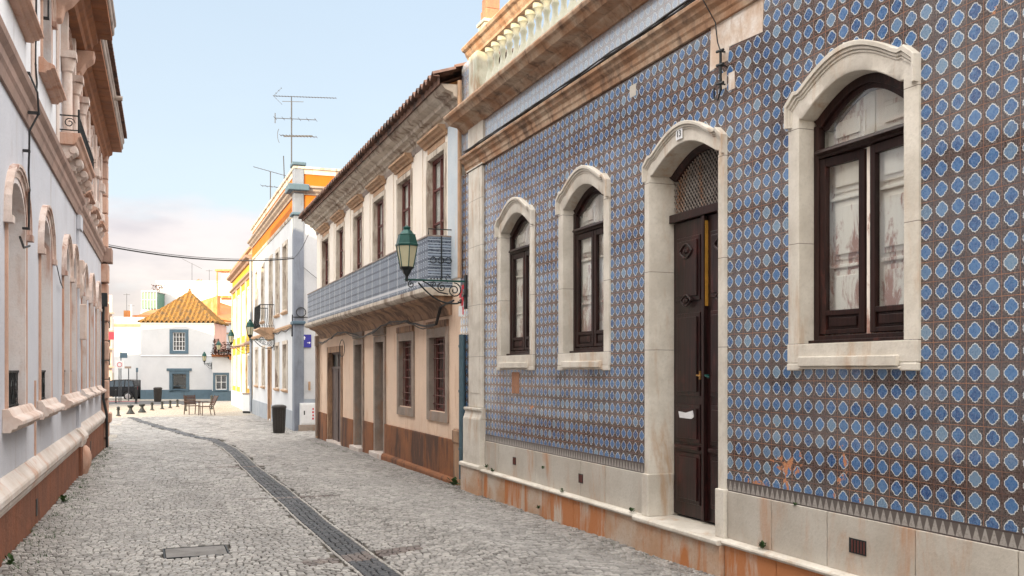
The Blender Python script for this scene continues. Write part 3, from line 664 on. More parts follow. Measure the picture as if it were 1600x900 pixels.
def tiled_slope(par, fr, s0, s1, o_eave, z_eave, o_top, z_top, mat, pitch=0.24, name='roof', amp=0.062, soffit=0.05):
    """rows of half-round tiles running up the slope"""
    m = MB(fr); n = int((s1-s0)/pitch); L = math.hypot(o_top-o_eave, z_top-z_eave)
    rows = max(2, int(L/0.38)); per = 6
    curves = []
    for r in range(rows):
        for lip in (0, 1):
            t = (r+lip)/rows; dz = (0.030 if lip == 0 else 0.0)
            o = o_eave+(o_top-o_eave)*t; z = z_eave+(z_top-z_eave)*t
            c = []
            for i in range(n*per+1):
                q = i/per; ph = q % 1.0
                hgt = amp*math.sin(ph/0.62*math.pi) if ph < 0.62 else -amp*0.55*math.sin((ph-.62)/.38*math.pi)
                c.append((s0+(s1-s0)*i/(n*per), o, z+hgt+dz))
            curves.append(c)
    m.strip(curves)
    e = curves[0]; io = .10 if o_eave > o_top else -.10
    m.strip([e, [(a, b, z-.030) for a, b, z in e], [(a, b-io, z-.030) for a, b, z in e], [(a, b-io, z_eave-soffit-.06) for a, b, _ in e]])
    m.strip([[(s0, o_eave-io, z_eave-soffit-.06), (s1, o_eave-io, z_eave-soffit-.06)], [(s0, o_top, z_top-soffit), (s1, o_top, z_top-soffit)]])
    return m.build(name, mat, par, smooth=True)

# ------------------------------------------------------------------ TILED HOUSE (right, near)
FR = Frame((4.715, 0, 0), 0, 'right')
S0, S1 = -3.0, 14.36
th = thing('tiled_house', (4.715, 9.0, 0), 'single storey house clad in blue quatrefoil tiles with a stone balustrade on top', 'house')
NP = 28
def outer_z(x, top=0.0):
    a = abs(x)
    if a > .86: return 3.80+(1-a)/.14*.085
    if a > .76: return 3.885-(.86-a)/.10*.012
    return 3.873+.20*(.5+.5*math.cos(math.pi*a/.78))**.50
def inner_z(x): return 3.665+.20*(.5+.5*math.cos(math.pi*min(abs(x)/.94, 1)))**.48
XS = [-1+2*i/NP for i in range(NP+1)]
def arch_ring(c, hi, ho, zb, top_in=inner_z, top_out=outer_z):
    inn = [(c-hi, zb), (c-hi, 3.62)] + [(c+x*hi, top_in(x)) for x in XS] + [(c+hi, 3.62), (c+hi, zb)]
    out = [(c-ho, zb), (c-ho, 3.62)] + [(c+x*ho, top_out(x)) for x in XS] + [(c+ho, 3.62), (c+ho, zb)]
    return inn, out
def surround(m, inn, out, prof, rev):
    cur = [[(a, -rev, b) for a, b in inn]]
    for t, o in prof: cur.append([(p[0]+(q[0]-p[0])*t, o, p[1]+(q[1]-p[1])*t) for p, q in zip(inn, out)])
    m.strip(cur)
    for e in (0, -1):      # close the ends of the moulding
        ends = [c_[e] for c_ in cur[1:]]; m.add(ends, [tuple(range(len(ends)))])
PROF_T = [(0, .018), (.04, .024), (.60, .024), (.61, .034), (.67, .034), (.68, .028), (.70, .028), (.71, .046), (.79, .048), (.80, .040), (.82, .040), (.83, .062), (.97, .064), (1.0, .058), (1.0, -.01)]
def tiled_window(c, lab, ajar=False):
    hi, ho = .537, .668
    inn, out = arch_ring(c, hi, ho, 1.95)
    m = MB(FR)
    # jambs: flat band; head: moulded
    k = len(inn)
    surround(m, inn[1:-1], out[1:-1], PROF_T, .30)
    jp = [(0, .018), (.05, .024), (.94, .024), (1.0, .018), (1.0, -.01)]
    for sl in (slice(0, 2), slice(k-2, k)):
        cur = [[(a, -.30, b) for a, b in inn[sl]]]
        for t, o in jp: cur.append([(p[0]+(q[0]-p[0])*t, o, p[1]+(q[1]-p[1])*t) for p, q in zip(inn[sl], out[sl])])
        m.strip(cur)
    win = m.build('window', 'lime', th, smooth=True); win['label'] = lab
    b = MB(FR)
    b.box(c-ho, c+ho, -.30, .031, 1.80, 1.949)
    b.box(c-ho+.16, c+ho-.16, .0, .060, 1.775, 1.850); b.box(c-ho+.14, c+ho-.14, .0, .045, 1.755, 1.774)
    b.box(c-ho, c-ho+.155, .0, .036, 1.745, 1.799); b.box(c+ho-.155, c+ho, .0, .036, 1.745, 1.799)
    b.build('sill', 'lime', win, bevel=.008)
    # fixed frame
    rv = -.115
    f = MB(FR)
    i2 = [(c+x*(hi-.002), inner_z(x)-.002) for x in XS]; i3 = [(c+x*(hi-.06), inner_z(x)-.065) for x in XS]; i4 = [(c+x*(hi-.10), inner_z(x)-.10) for x in XS]
    f.strip([[(a, rv, b) for a, b in i2], [(a, rv, b) for a, b in i3], [(a, rv-.03, b) for a, b in i3], [(a, rv-.03, b) for a, b in i4], [(a, rv-.10, b) for a, b in i4]])
    for sgn in (-1, 1):
        a, b_ = sorted((c+sgn*(hi-.002), c+sgn*(hi-.062))); f.box(a, b_, rv-.06, rv, 1.95, 3.62)
    f.box(c-hi+.062, c+hi-.062, rv-.05, rv+.005, 1.95, 2.01)
    f.box(c-hi-.0, c+hi, rv, rv+.05, 1.95, 1.975)
    f.mould([(rv-.07, 3.36), (rv-.07, 3.43), (rv+.0, 3.43), (rv+.035, 3.415), (rv+.045, 3.39), (rv+.01, 3.375), (rv-.0, 3.36)], c-hi+.062, c+hi-.062)
    f.build('frame', 'darkwood', win, bevel=.004)
    # casements
    for k_, sgn in enumerate((-1, 1)):
        a0 = c+sgn*(hi-.065); w_ = (hi-.065)-.008
        hinge = Vector((a0, 0)); ang = 0.0
        if ajar: ang = (0.05, 0.10)[k_]; w_ -= .03
        cf = MB(FR); tmp = MB()
        x0, x1 = 0.0, w_
        tmp.box(x0, x0+.055, -.045, -.0, 2.02, 3.355); tmp.box(x1-.055, x1, -.045, -.0, 2.02, 3.355)
        tmp.box(x0+.055, x1-.055, -.042, -.002, 3.29, 3.355); tmp.box(x0+.055, x1-.055, -.042, -.002, 2.16, 2.20); tmp.box(x0+.055, x1-.055, -.042, -.002, 2.02, 2.055)
        tmp.box(x0+.055, x1-.055, -.035, -.022, 2.055, 2.16); tmp.box(x0+.085, x1-.085, -.022, -.006, 2.075, 2.142)
        def tf(p): # swing inwards about the hinge
            x, y = p.x, p.y
            X = x*math.cos(ang)+y*math.sin(ang)*0; Y = y - x*math.sin(ang)
            return (a0-sgn*X, rv-.008+Y, p.z)
        cf.add([tf(p) for p in tmp.v], tmp.f)
        lf = cf.build('casement', 'darkwood', win, bevel=.004)
        g = MB(FR); tmp = MB(); tmp.box(x0+.05, x1-.05, -.026, -.022, 2.19, 3.30); g.add([tf(p) for p in tmp.v], tmp.f); g.build('pane', 'glass', win)
    MB(FR).box(c-hi+.06, c+hi-.06, rv-.035, rv-.031, 3.43, 3.80).build('fanlight_pane', 'glass', win)
    # inner shutters with raised panels
    rs = rv-.085 if not ajar else rv-.115
    s = MB(FR)
    for sgn in (-1, 1):
        xa, xb = sorted((c+sgn*.006, c+sgn*(hi-.03)))
        s.box(xa, xb, rs-.03, rs, 1.95, 3.86)
        pa, pb = xa+.085, xb-.085
        for z0, z1 in ((2.10, 2.50), (2.58, 3.02), (3.09, 3.36), (3.46, 3.66)):
            s.box(pa, pb, rs, rs+.014, z0, z1)
            s.box(pa+.035, pb-.035, rs+.014, rs+.032, z0+.04, z1-.04)
        s.box(pa-.02, pb+.02, rs+.0, rs+.035, 3.03, 3.055); s.box(pa-.02, pb+.02, rs, rs+.03, 2.52, 2.545)
    if ajar: s.box(c-.022, c+.022, rs, rs+.06, 2.0, 3.36)
    s.build('shutter', 'shutter', win, bevel=.005)
WC = (5.468, 9.85, 11.965)
tiled_window(WC[0], 'nearest and largest looking arched window, casements slightly ajar over peeling shutters', True)
tiled_window(WC[1], 'arched window next to the dark door, peeling shutters behind glass')
tiled_window(WC[2], 'arched window nearest the corner pilaster, dark brown frame')
# door
DC, DHI, DHO = 7.69, .60, .70
inn, out = arch_ring(DC, DHI, DHO, .30, lambda x: inner_z(x)-.0, lambda x: outer_z(x)-.02)
m = MB(FR); k = len(inn)
surround(m, inn[1:-1], out[1:-1], PROF_T, .34)
for sl in (slice(0, 2), slice(k-2, k)):
    cur = [[(a, -.34, b) for a, b in inn[sl]]]
    for t, o in [(0, .022), (.06, .032), (.94, .032), (1, .022), (1, -.01)]: cur.append([(p[0]+(q[0]-p[0])*t, o, p[1]+(q[1]-p[1])*t) for p, q in zip(inn[sl], out[sl])])
    m.strip(cur)
door = m.build('door', 'lime', th, smooth=True); door['label'] = 'tall dark carved double door with lattice fanlight in an arched stone surround'
b = MB(FR)
for sgn in (-1, 1):
    a0, a1 = sorted((DC+sgn*(DHI-.012), DC+sgn*(DHO+.02))); b.box(a0, a1, -.24, .055, .30, .72)
b.build('jamb_block', 'lime', door, bevel=.008)
rd = -.24
for sgn in (-1, 1):
    L = MB(FR)
    xa, xb = sorted((DC+sgn*.012, DC+sgn*(DHI-.01)))
    L.box(xa, xb, rd-.05, rd, .33, 3.20)
    pa, pb = xa+.08, xb-.08
    for z0, z1 in ((.46, .95), (1.05, 1.42), (1.50, 2.30), (2.42, 3.04)):
        L.box(pa, pb, rd, rd+.016, z0, z1); L.box(pa+.035, pb-.035, rd+.016, rd+.034, z0+.04, z1-.04)
    mid = (pa+pb)/2
    for zc, r in ((2.90, .09), (2.42, .07)):
        # carved rosette
        pts = [(mid+r*math.cos(q*math.pi/9)*(1+.18*math.cos(q*math.pi/9*4)), rd+.040, zc+r*.75*math.sin(q*math.pi/9)) for q in range(19)]
        L.tube(pts, .012, 5); L.lathe(mid, rd+.035, [(.0, zc-.03), (.03, zc-.015), (.03, zc+.015), (0, zc+.03)], 8)
    L.box(pa-.01, pb+.01, rd, rd+.04, .985, 1.02)
    L.build('leaf', 'doorwood', door, bevel=.006)
b = MB(FR); b.box(DC-.022, DC+.022, rd, rd+.045, .33, 3.20); b.box(DC-DHI+.01, DC+DHI-.01, rd-.05, rd+.055, 3.205, 3.285); b.build('meeting_rail', 'doorwood', door, bevel=.005)
MB(FR).box(DC-.029, DC-.0225, rd, rd+.030, 2.35, 3.15).build('worn_edge', 'yellowpaint', door)
h = MB(FR); h.tube([(DC+.06, rd+.01, 1.70), (DC+.06, rd+.07, 1.70), (DC-.02, rd+.075, 1.69)], .008, 6); h.box(DC+.052, DC+.070, rd+.0, rd+.008+.03, 1.66, 1.74); h.build('handle', 'brass', door)
h = MB(FR); h.tube([(DC-.09, rd+.03, 1.70), (DC-.09, rd+.075, 1.70), (DC-.15, rd+.07, 1.68)], .009, 6); h.build('handle', 'greeniron', door)
MB(FR).prism([(DC+.16, 1.30), (DC+.20, 1.28), (DC+.41, 1.285), (DC+.43, 1.345), (DC+.30, 1.335), (DC+.18, 1.36)], rd+.036, rd+.044).build('letter_plate', 'signwhite', door)
# lattice fanlight
g = MB(FR)
def in_arch(s, z): return abs(s-DC) < DHI-.01 and 3.285 < z < inner_z((s-DC)/DHI)-.02
N = 30
for kx in range(-N, N):
    for sg in (-1, 1):
        c0 = DC+kx*.052; run = None
        for t in range(0, 47):
            z = 3.285+t*.0125; s = c0+sg*(z-3.285)*.85
            if in_arch(s, z):
                if run is None: run = (s, z)
                e = (s, z)
            elif run:
                if e[1]-run[1] > .02: g.tube([(run[0], rd-.01+sg*.006, run[1]), (e[0], rd-.01+sg*.006, e[1])], .0062, 4)
                run = None
        if run and e[1]-run[1] > .02: g.tube([(run[0], rd-.01+sg*.006, run[1]), (e[0], rd-.01+sg*.006, e[1])], .0062, 4)
M['lattice'] = stone('rusty_lattice', (0.33, 0.30, 0.27), (0.20, 0.17, 0.15), (0.40, 0.16, 0.05), 0.8, 6, 0.7)
g.build('fanlight_lattice', 'lattice', door)
i2 = [(DC+x*(DHI-.001), inner_z(x)) for x in XS]; i3 = [(DC+x*(DHI-.055), inner_z(x)-.05) for x in XS]
f = MB(FR); f.strip([[(a, rd+.05, b) for a, b in i2], [(a, rd+.02, b) for a, b in i3], [(a, rd-.03, b) for a, b in i3]]); f.build('fanlight_frame', 'darkwood', door)
MB(FR).box(DC-DHI-.02, DC+DHI+.02, rd-.10, rd-.07, .3, 3.9).build('backing', 'darkpane', door)
# number plate reading 13
np_ = MB(FR); zc = 3.955; sc_ = DC+.03
np_.box(sc_-.055, sc_+.055, .034, .040, zc-.055, zc+.045); pl = np_.build('number_plate', 'signwhite', door)
def txt(fr, body_, s, o, z, size, mat, name, par, flip=1):
    cu = bpy.data.curves.new(name, 'FONT'); cu.body = body_; cu.size = size; cu.align_x = 'CENTER'; cu.align_y = 'CENTER'; cu.extrude = .0015
    cu.resolution_u = 3
    ob = bpy.data.objects.new(name, cu)
    # text x axis: to the viewer's right when facing the wall
    xax = (-fr.d if fr.d.cross(Vector((0, 0, 1))).dot(fr.n) < 0 else fr.d)
    if (xax.cross(Vector((0, 0, 1)))).dot(fr.n) < 0: xax = -xax
    zax = xax.cross(Vector((0, 0, 1)))
    mt = Matrix((xax, Vector((0, 0, 1)), zax)).transposed().to_4x4()
    dg = bpy.context.evaluated_depsgraph_get()
    C.objects.link(ob); bpy.context.view_layer.update(); dg.update()
    me = bpy.data.meshes.new_from_object(ob.evaluated_get(dg)); C.objects.unlink(ob); bpy.data.objects.remove(ob)
    me.transform(mt); me.transform(Matrix.Translation(fr(s, o, z)-parent_loc(par)))
    me.materials.clear(); me.materials.append(M[mat])
    o2 = bpy.data.objects.new(name, me); C.objects.link(o2); o2.parent = par
    return o2
txt(FR, '13', sc_, .0425, zc-.005, .085, 'iron', 'numerals', door)
# tile wall with openings
holes = []
for c in WC:
    inn, out = arch_ring(c, .56, .62, 1.85, lambda x: inner_z(x)+.06); holes.append(inn)
inn, out = arch_ring(DC, .65, .68, .30, lambda x: inner_z(x)+.06); holes.append(inn)
wl = MB(FR)
def sheet_with_notch(m, s0, s1, z0, z1, notch, holes):
    nt_ = [(a, max(b, z0)) for a, b in notch]
    loops = [[(s0, z0)] + nt_ + [(s1, z0), (s1, z1), (s0, z1)]] + [list(h) for h in holes]
    tris = tessellate_polygon([[Vector((a, b, 0)) for a, b in l] for l in loops])
    m.add([(a, 0, b) for l in loops for a, b in l], [tuple(t) for t in tris])
sheet_with_notch(wl, S0, S1, .80, 4.80, holes[3], holes[:3])
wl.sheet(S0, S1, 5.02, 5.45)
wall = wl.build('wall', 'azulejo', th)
b = MB(FR)
b.sheet(S0, DC-.66, -.4, .80, o=-.004); b.sheet(DC+.66, S1, -.4, .80, o=-.004); b.build('wall_foot', 'plinth', th)
b = MB(FR); b.box(S0, DC-.70, -.003, .006, .711, .812); b.box(DC+.70, 13.26, -.003, .006, .711, .812); b.build('border_strip', 'border', th)
# plinth slabs
m = MB(FR)
def slabs(s0, s1, wds, z0, z1, o, m, g=.004):
    s = s0; i = 0
    while s < s1-.05:
        e = min(s+wds[i % len(wds)], s1); m.box(s+g, e-g, -.003, o+((i*37) % 5)*.0008, z0, z1); s = e; i += 1
slabs(DC+.73, 13.2, (.86, .62, .78, .55, .70, .66, .58), .305, .710, .018, m)
slabs(S0, DC-.73, (.80, .78, .86, .66, .9, .74, .83, .68), .305, .710, .018, m)
m.build('plinth', 'plinth', th, bevel=.004)
m = MB(FR)
for a, b_ in ((DC+.75, 13.95), (S0, DC-.76)): m.mould([(0, .255), (0, .305), (.085, .305), (.105, .295), (.11, .28), (.10, .262), (.08, .255)], a, b_)
m.build('ledge', 'lime', th, bevel=.003)
m = MB(FR)
slabs(DC+.75, 14.1, (.74, .80, .66, .72, .84, .64), -.45, .255, .072, m); slabs(S0, DC-.76, (.62, 1.15, .78, .9, .85), -.45, .255, .072, m)
m.build('base_course', 'basestone', th, bevel=.006)
m = MB(FR); m.mould([(-.3, .25), (-.3, .305), (.135, .30), (.15, .29), (.15, .262), (.14, .25)], DC-.757, DC+.747); m.build('doorstep', 'lime', th, bevel=.006)
m = MB(FR); m.box(DC-.752, DC+.742, -.2, .115, -.45, .249); m.build('step_riser', 'basestone', th, bevel=.006)
for s, z in ((5.365, .505), (9.89, .505), (11.97, .52)):
    v = MB(FR); w2 = .085 if s < 6 else .06
    v.box(s-w2, s+w2, .005, .0225, z-.05, z+.055); vt = v.build('vent', 'iron', th)
    q = MB(FR)
    for i in range(5): q.box(s-w2+.012+i*(2*w2-.02)/5, s-w2+.020+i*(2*w2-.02)/5, .0225, .027, z-.04, z+.045)
    q.build('bars', 'redwood', vt)
# corner pilaster
m = MB(FR)
m.box(13.25, 13.86, -.01, .035, 1.19, 4.77); m.box(13.35, 13.76, .035, .043, 1.4, 4.60); m.build('corner_pilaster', 'lime', th, bevel=.008)
m = MB(FR)
m.box(13.17, 13.94, 0, .10, .31, 1.02); m.mould([(0, 1.02), (.10, 1.02), (.085, 1.05), (.07, 1.09), (.065, 1.13), (.09, 1.15), (.09, 1.185), (0, 1.185)], 13.17, 13.94)
m.mould([(0, .29), (.15, .29), (.15, .335), (.12, .35), (0, .35)], 13.12, 14.0); m.build('pilaster_pedestal', 'lime', th, bevel=.008)
m = MB(FR); m.box(13.15, 13.97, 0, .13, -.45, .288); m.build('pedestal_base', 'basestone', th, bevel=.01)
m = MB(FR); m.box(13.22, 13.90, 0, .03, 5.03, 5.44); m.box(13.2, 13.92, 0, .05, 4.78, 4.80); m.build('frieze_block', 'lime', th)
# architrave, cornice, balustrade
m = MB(FR); m.mould([(0, 4.78), (.03, 4.78), (.04, 4.83), (.055, 4.85), (.06, 4.90), (.10, 4.93), (.11, 4.965), (.145, 4.98), (.15, 5.01), (.14, 5.02), (0, 5.03)], S0, 14.0); m.build('architrave', 'cornice', th, bevel=.003)
m = MB(FR); m.mould([(-.1, 5.43), (.03, 5.43), (.04, 5.46), (.07, 5.48), (.10, 5.50), (.11, 5.52), (.24, 5.545), (.26, 5.575), (.28, 5.60), (.32, 5.62), (.335, 5.655), (.33, 5.68), (.0, 5.72), (-.1, 5.72)], S0, 14.2); m.build('cornice', 'cornice', th, bevel=.003)
bal = MB(FR); bal.mould([(-.26, 5.70), (-.26, 5.82), (-.02, 5.82), (.02, 5.79), (.03, 5.70)], S0, 13.9)
bo = bal.build('balustrade', 'baluster', th, bevel=.006)
r = MB(FR); r.mould([(-.28, 6.54), (-.28, 6.77), (-.12, 6.80), (.05, 6.77), (.08, 6.73), (.06, 6.69), (.02, 6.67), (.0, 6.62), (-.03, 6.58), (-.03, 6.54)], S0, 14.1, .0, .0); r.build('top_rail', 'cornice', bo, bevel=.004)
first = None; kk = 0; s = 13.34
BP = [(.085, 5.82), (.085, 5.86), (.05, 5.88), (.06, 5.93), (.088, 5.99), (.092, 6.04), (.075, 6.11), (.048, 6.18), (.04, 6.26), (.046, 6.31), (.06, 6.335), (.06, 6.36), (.045, 6.38), (.05, 6.42), (.068, 6.455), (.08, 6.47), (.08, 6.54)]
while s > 2.2:
    if first is None:
        b = MB(FR); b.lathe(s, -.13, [(r if r > .078 and (z < 5.87 or z > 6.46) else r*.86, z) for r, z in BP], 12); first = b.build('baluster', 'baluster', bo, smooth=True); fs = s
    else:
        c = first.copy(); C.objects.link(c); c.parent = bo; c.location = first.location + FR.d*(s-fs)
    kk += 1; s -= .265
    if kk in (18, 36): s -= .35
m = MB(FR); 
for a, b_ in ((13.50, 13.86), (13.34-.265*17.5-.30, 13.34-.265*17.5), (13.34-.265*35.5-.65, 13.34-.265*35.5-.35)): m.box(a, b_, -.27, .03, 5.822, 6.538)
m.build('pedestal', 'baluster', bo, bevel=.01)
# pinnacle on the far corner
pt = MB(FR); pt.box(13.22, 13.52, -.30, .0, 6.78, 6.88); pt.mould([(-.32, 6.88), (-.32, 6.93), (.02, 6.93), (.02, 6.88)], 13.20, 13.54)
po = pt.build('pinnacle', 'baluster', th, bevel=.01)
pt = MB(FR); pt.box(13.25, 13.49, -.27, -.03, 6.93, 7.10); pt.box(13.265, 13.475, -.255, -.045, 7.105, 7.28); pt.box(13.28, 13.46, -.24, -.06, 7.285, 7.5); pt.build('brick_cap', 'pinn', po, bevel=.012)
body(th, FR, S0, S1, 9, -.4, 5.70, M['cream'])
MB(FR).box(S0, 13.85, -9.0, -.28, 5.705, 5.76).build('flat_roof', 'moulding', th)
# side return at far end, upper
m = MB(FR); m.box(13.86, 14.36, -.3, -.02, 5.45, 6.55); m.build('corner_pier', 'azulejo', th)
# plaster patches where tiles are missing
p = MB(FR); p.prism([(7.24, 4.779), (7.26, 4.40), (6.98, 4.42), (6.96, 4.53), (6.49, 4.50), (6.47, 4.779)], 0, .004); p.build('bare_plaster', 'plaster', th)
p = MB(FR); p.box(7.0, 7.11, 0, .0035, 4.19, 4.33); p.box(6.88, 6.97, 0, .0035, 4.15, 4.30); p.build('bare_plaster', 'plaster', th)
p = MB(FR); p.box(11.84, 12.12, 0, .003, 1.43, 1.72); p.build('bare_patch', 'pinn', th)
p = MB(FR); p.box(8.62, 8.75, 0, .003, 4.56, 4.68); p.build('bare_patch', 'plinth', th)
# iron cable bracket on wall
br = thing('cable_bracket', FR(7.03, .04, 4.2), 'small iron cable bracket fixed to the tiles between door and big window', 'bracket')
b = MB(FR); b.tube([(7.02, .05, 4.52), (7.02, .05, 4.16)], .012, 6); b.tube([(7.12, .05, 4.21), (7.12, .05, 4.12), (7.06, .05, 4.09), (7.02, .05, 4.16)], .008, 5)
for z in (4.50, 4.38, 4.22): b.tube([(6.97, .055, z), (7.07, .055, z+.01)], .013, 6); b.tube([(7.02, .0, z), (7.02, .06, z)], .008, 5)
b.build('rod', 'iron', br); b = MB(FR); b.tube([(7.02, .05, 4.50), (7.08, .04, 4.60), (7.10, .05, 4.78), (7.10, .17, 4.95), (7.10, .16, 5.03)], .006, 5); b.build('wire', 'cable', br)
# cable bundle on the architrave
cb = MB(FR); rr = random.Random(2)
for k in range(5):
    pts = []; s = S0
    while s < 13.9: pts.append((s, .07+k*.016+rr.uniform(-.008, .008), 5.045+(k % 3)*.016+rr.uniform(0, .014))); s += .35
    cb.tube(pts, .009, 5)
solo(cb.build('cable_bundle', 'cable'), 'black cable bundle lying along the string course above the blue tiles', 'cable')
# downpipe between the two houses
dp = MB(FR); dp.tube([(14.13, .05, .05), (14.13, .05, 2.30)], .05, 10); 
for z in (.5, 1.4, 2.1): dp.lathe(14.13, .05, [(.058, z), (.058, z+.04)], 10)
d_ = dp.build('downpipe', 'bluepipe', th, smooth=True)
dp = MB(FR); dp.tube([(14.28, .04, 3.2), (14.28, .04, 6.3)], .035, 8); dp.build('terracotta_pipe', 'hood', th, smooth=True)
# little red and white sign at the corner
sg = thing('wall_sign', FR(14.0, .08, 2.7), 'small red and white sign fixed to the corner pilaster below the lamp', 'sign')
b = MB(FR); b.box(13.93, 14.12, .10, .11, 2.58, 2.74); b.build('plate', 'signwhite', sg)
b = MB(FR); b.box(13.90, 13.929, .10, .113, 2.60, 2.72)
for i, (s, z) in enumerate(((14.05, 2.90), (13.95, 2.84), (14.0, 2.96), (13.92, 3.02), (13.94, 2.77))): b.box(s-.05, s+.03, .10+.002*i, .112+.002*i, z-.035, z+.03)
b.build('stripes', 'signred', sg)

# ------------------------------------------------------------------ BEIGE HOUSE (right, middle)
FB = Frame((4.62, 0, 0), .7, 'right')
bh = thing('beige_house', FB(21.5, 0, -.2), 'two storey beige house with a long blue tiled balcony and old tile roof', 'house')
B0, B1 = 14.42, 29.0
GW = [(15.90, .50), (18.15, .50)]
GD = [(20.42, .40), (22.70, .42)]
UW = [(16.02, .52), (18.28, .52), (20.56, .52), (22.84, .52), (25.2, .52), (27.5, .52)]
h = [hole(c, hw+.02, 1.04, 2.34) for c, hw in GW] + [hole(c, hw+.02, -.2, 2.36) for c, hw in GD] + [hole(26.0, 1.00, -.30, 2.25)]
m = MB(FB); m.sheet(B0, B1, -.6, 3.0, h); m.build('lower_wall', 'beige', bh)
m = MB(FB); m.sheet(B0, B1, 3.0, 5.98, [hole(c, hw+.02, 3.12, 5.52) for c, hw in UW]); m.build('upper_wall', 'cream', bh)
body(bh, FB, B0, B1, 9, -.6, 6.1, M['cream'])
for i, (c, hw) in enumerate(GW):
    wn = rect_window(bh, FB, c, hw, 1.02, 2.32, sur='greystone', sw=.16, proud=.03, rev=.10, back='darkpane', nx=2, zs=(1.42, 1.75, 2.05), fw=.05, label=('ground floor barred window nearest the tiled house', 'ground floor barred window next to the doors')[i])
    MB(FB).mould([(0, 2.48), (0, 2.60), (.05, 2.60), (.05, 2.50), (.03, 2.48)], c-hw-.14, c+hw+.14).build('lintel', 'orangestone', wn, bevel=.004)
    g = MB(FB)
    for k in range(5): g.tube([(c-hw+.1+k*(2*hw-.2)/4, -.05, 1.04), (c-hw+.1+k*(2*hw-.2)/4, -.05, 2.3)], .007, 4)
    for z in (1.15, 1.3, 1.6, 1.95, 2.2): g.tube([(c-hw+.02, -.048, z), (c+hw-.02, -.048, z)], .008, 4)
    g.build('grille', 'redwood', wn)
for i, (c, hw) in enumerate(GD):
    zb = gz(c)+.10
    m = MB(FB); e = .15
    m.strip([[(c-hw, o, zb), (c-hw, o, 2.36), (c+hw, o, 2.36), (c+hw, o, zb)] for o in (-.2, .035)] + [[(c-hw-e, o, zb), (c-hw-e, o, 2.36+e*.8), (c+hw+e, o, 2.36+e*.8), (c+hw+e, o, zb)] for o in (.035, -.02)])
    dr = m.build('door', 'greystone', bh); dr['label'] = ('narrow dark door nearer the barred windows', 'narrow dark door nearer the garage')[i]
    L = MB(FB); L.box(c-hw, c+hw, -.22, -.17, zb, 2.36)
    for sg_ in (-1, 1):
        for z0, z1 in ((.25, .9), (1.05, 1.75)): L.box(c+sg_*hw*.5-.12, c+sg_*hw*.5+.12, -.17, -.155, z0, z1)
    L.box(c-.02, c+.02, -.17, -.15, zb, 2.3); L.build('leaf', 'darkwood', dr, bevel=.004)
    MB(FB).box(c-.25, c+.25, -.168, -.160, 1.88, 2.28).build('pane', 'darkpane', dr)
    MB(FB).box(c-hw-.16, c+hw+.16, -.2, .14, -.5, zb).build('step', 'ledge', dr, bevel=.01)
    MB(FB).mould([(0, 2.50), (0, 2.66), (.06, 2.66), (.06, 2.53), (.035, 2.50)], c-hw-.16, c+hw+.16).build('lintel', 'greystone', dr, bevel=.004)
# garage door
c, hw = 26.0, .98; zb = gz(26)
m = MB(FB); e = .16
m.strip([[(c-hw, o, zb-.1), (c-hw, o, 2.23), (c+hw, o, 2.23), (c+hw, o, zb-.1)] for o in (-.12, .03)] + [[(c-hw-e, o, zb-.1), (c-hw-e, o, 2.23+e), (c+hw+e, o, 2.23+e), (c+hw+e, o, zb-.1)] for o in (.03, -.02)])
gd = m.build('garage_door', 'orangestone', bh); gd['label'] = 'wide grey plank double door with small glazed lights on top'
L = MB(FB)
for k in range(10): L.box(c-hw+k*.196+.004, c-hw+(k+1)*.196-.004, -.14, -.10+.003*(k % 2), zb-.05, 1.78)
L.box(c-hw, c+hw, -.12, -.08, 1.78, 1.84); L.box(c-.04, c+.04, -.10, -.07, zb, 1.78); L.box(c-hw, c+hw, -.12, -.09, 2.17, 2.23); L.box(c-.03, c+.03, -.12, -.08, 1.84, 2.17)
L.build('leaf', 'oldwood', gd, bevel=.003)
MB(FB).box(c-hw, c+hw, -.16, -.135, 1.8, 2.2).build('pane', 'darkpane', gd)
MB(FB).box(c-hw-.1, c+hw+.1, -.2, .06, -.5, gz(25)+.02).build('threshold', 'ledge', gd, bevel=.01)
# base course of stained slabs, stepping with the openings
m = MB(FB)
def seg(a, b, zt, w_=.9):
    s = a
    while s < b-.02:
        e = min(s+w_, b); m.box(s+.003, e-.003, -.01, .045+.003*(int(s*7) % 3), -.6, zt); s = e
seg(14.75, 19.86, .60, .92); seg(21.0, 22.12, .56); seg(23.28, 24.82, .52, .8); seg(27.16, 28.5, .50)
m.build('base_course', 'rustbase', bh, bevel=.008)
m = MB(FB); m.mould([(0, -.6), (0, -.0), (.10, -.02), (.12, -.06), (.12, -.6)], 14.5, 19.84); m.build('base_step', 'rustbase', bh, bevel=.01)
m = MB(FB); m.box(14.44, 14.76, 0, .08, -.5, .80); m.box(14.42, 14.78, 0, .10, .58, .78); m.build('corner_stone', 'orangestone', bh, bevel=.015)
m = MB(FB); m.box(28.55, 29.0, 0, .06, -.5, 2.95); m.build('quoin', 'moulding', bh, bevel=.01)
m = MB(FB); m.box(28.52, 28.80, .06, .09, -.5, .3); m.build('quoin_foot', 'orangestone', bh, bevel=.01)
m = MB(FB); m.box(14.44, 15.25, .0, .025, 3.25, 5.95); m.build('corner_pilaster', 'bluewash', bh, bevel=.004)
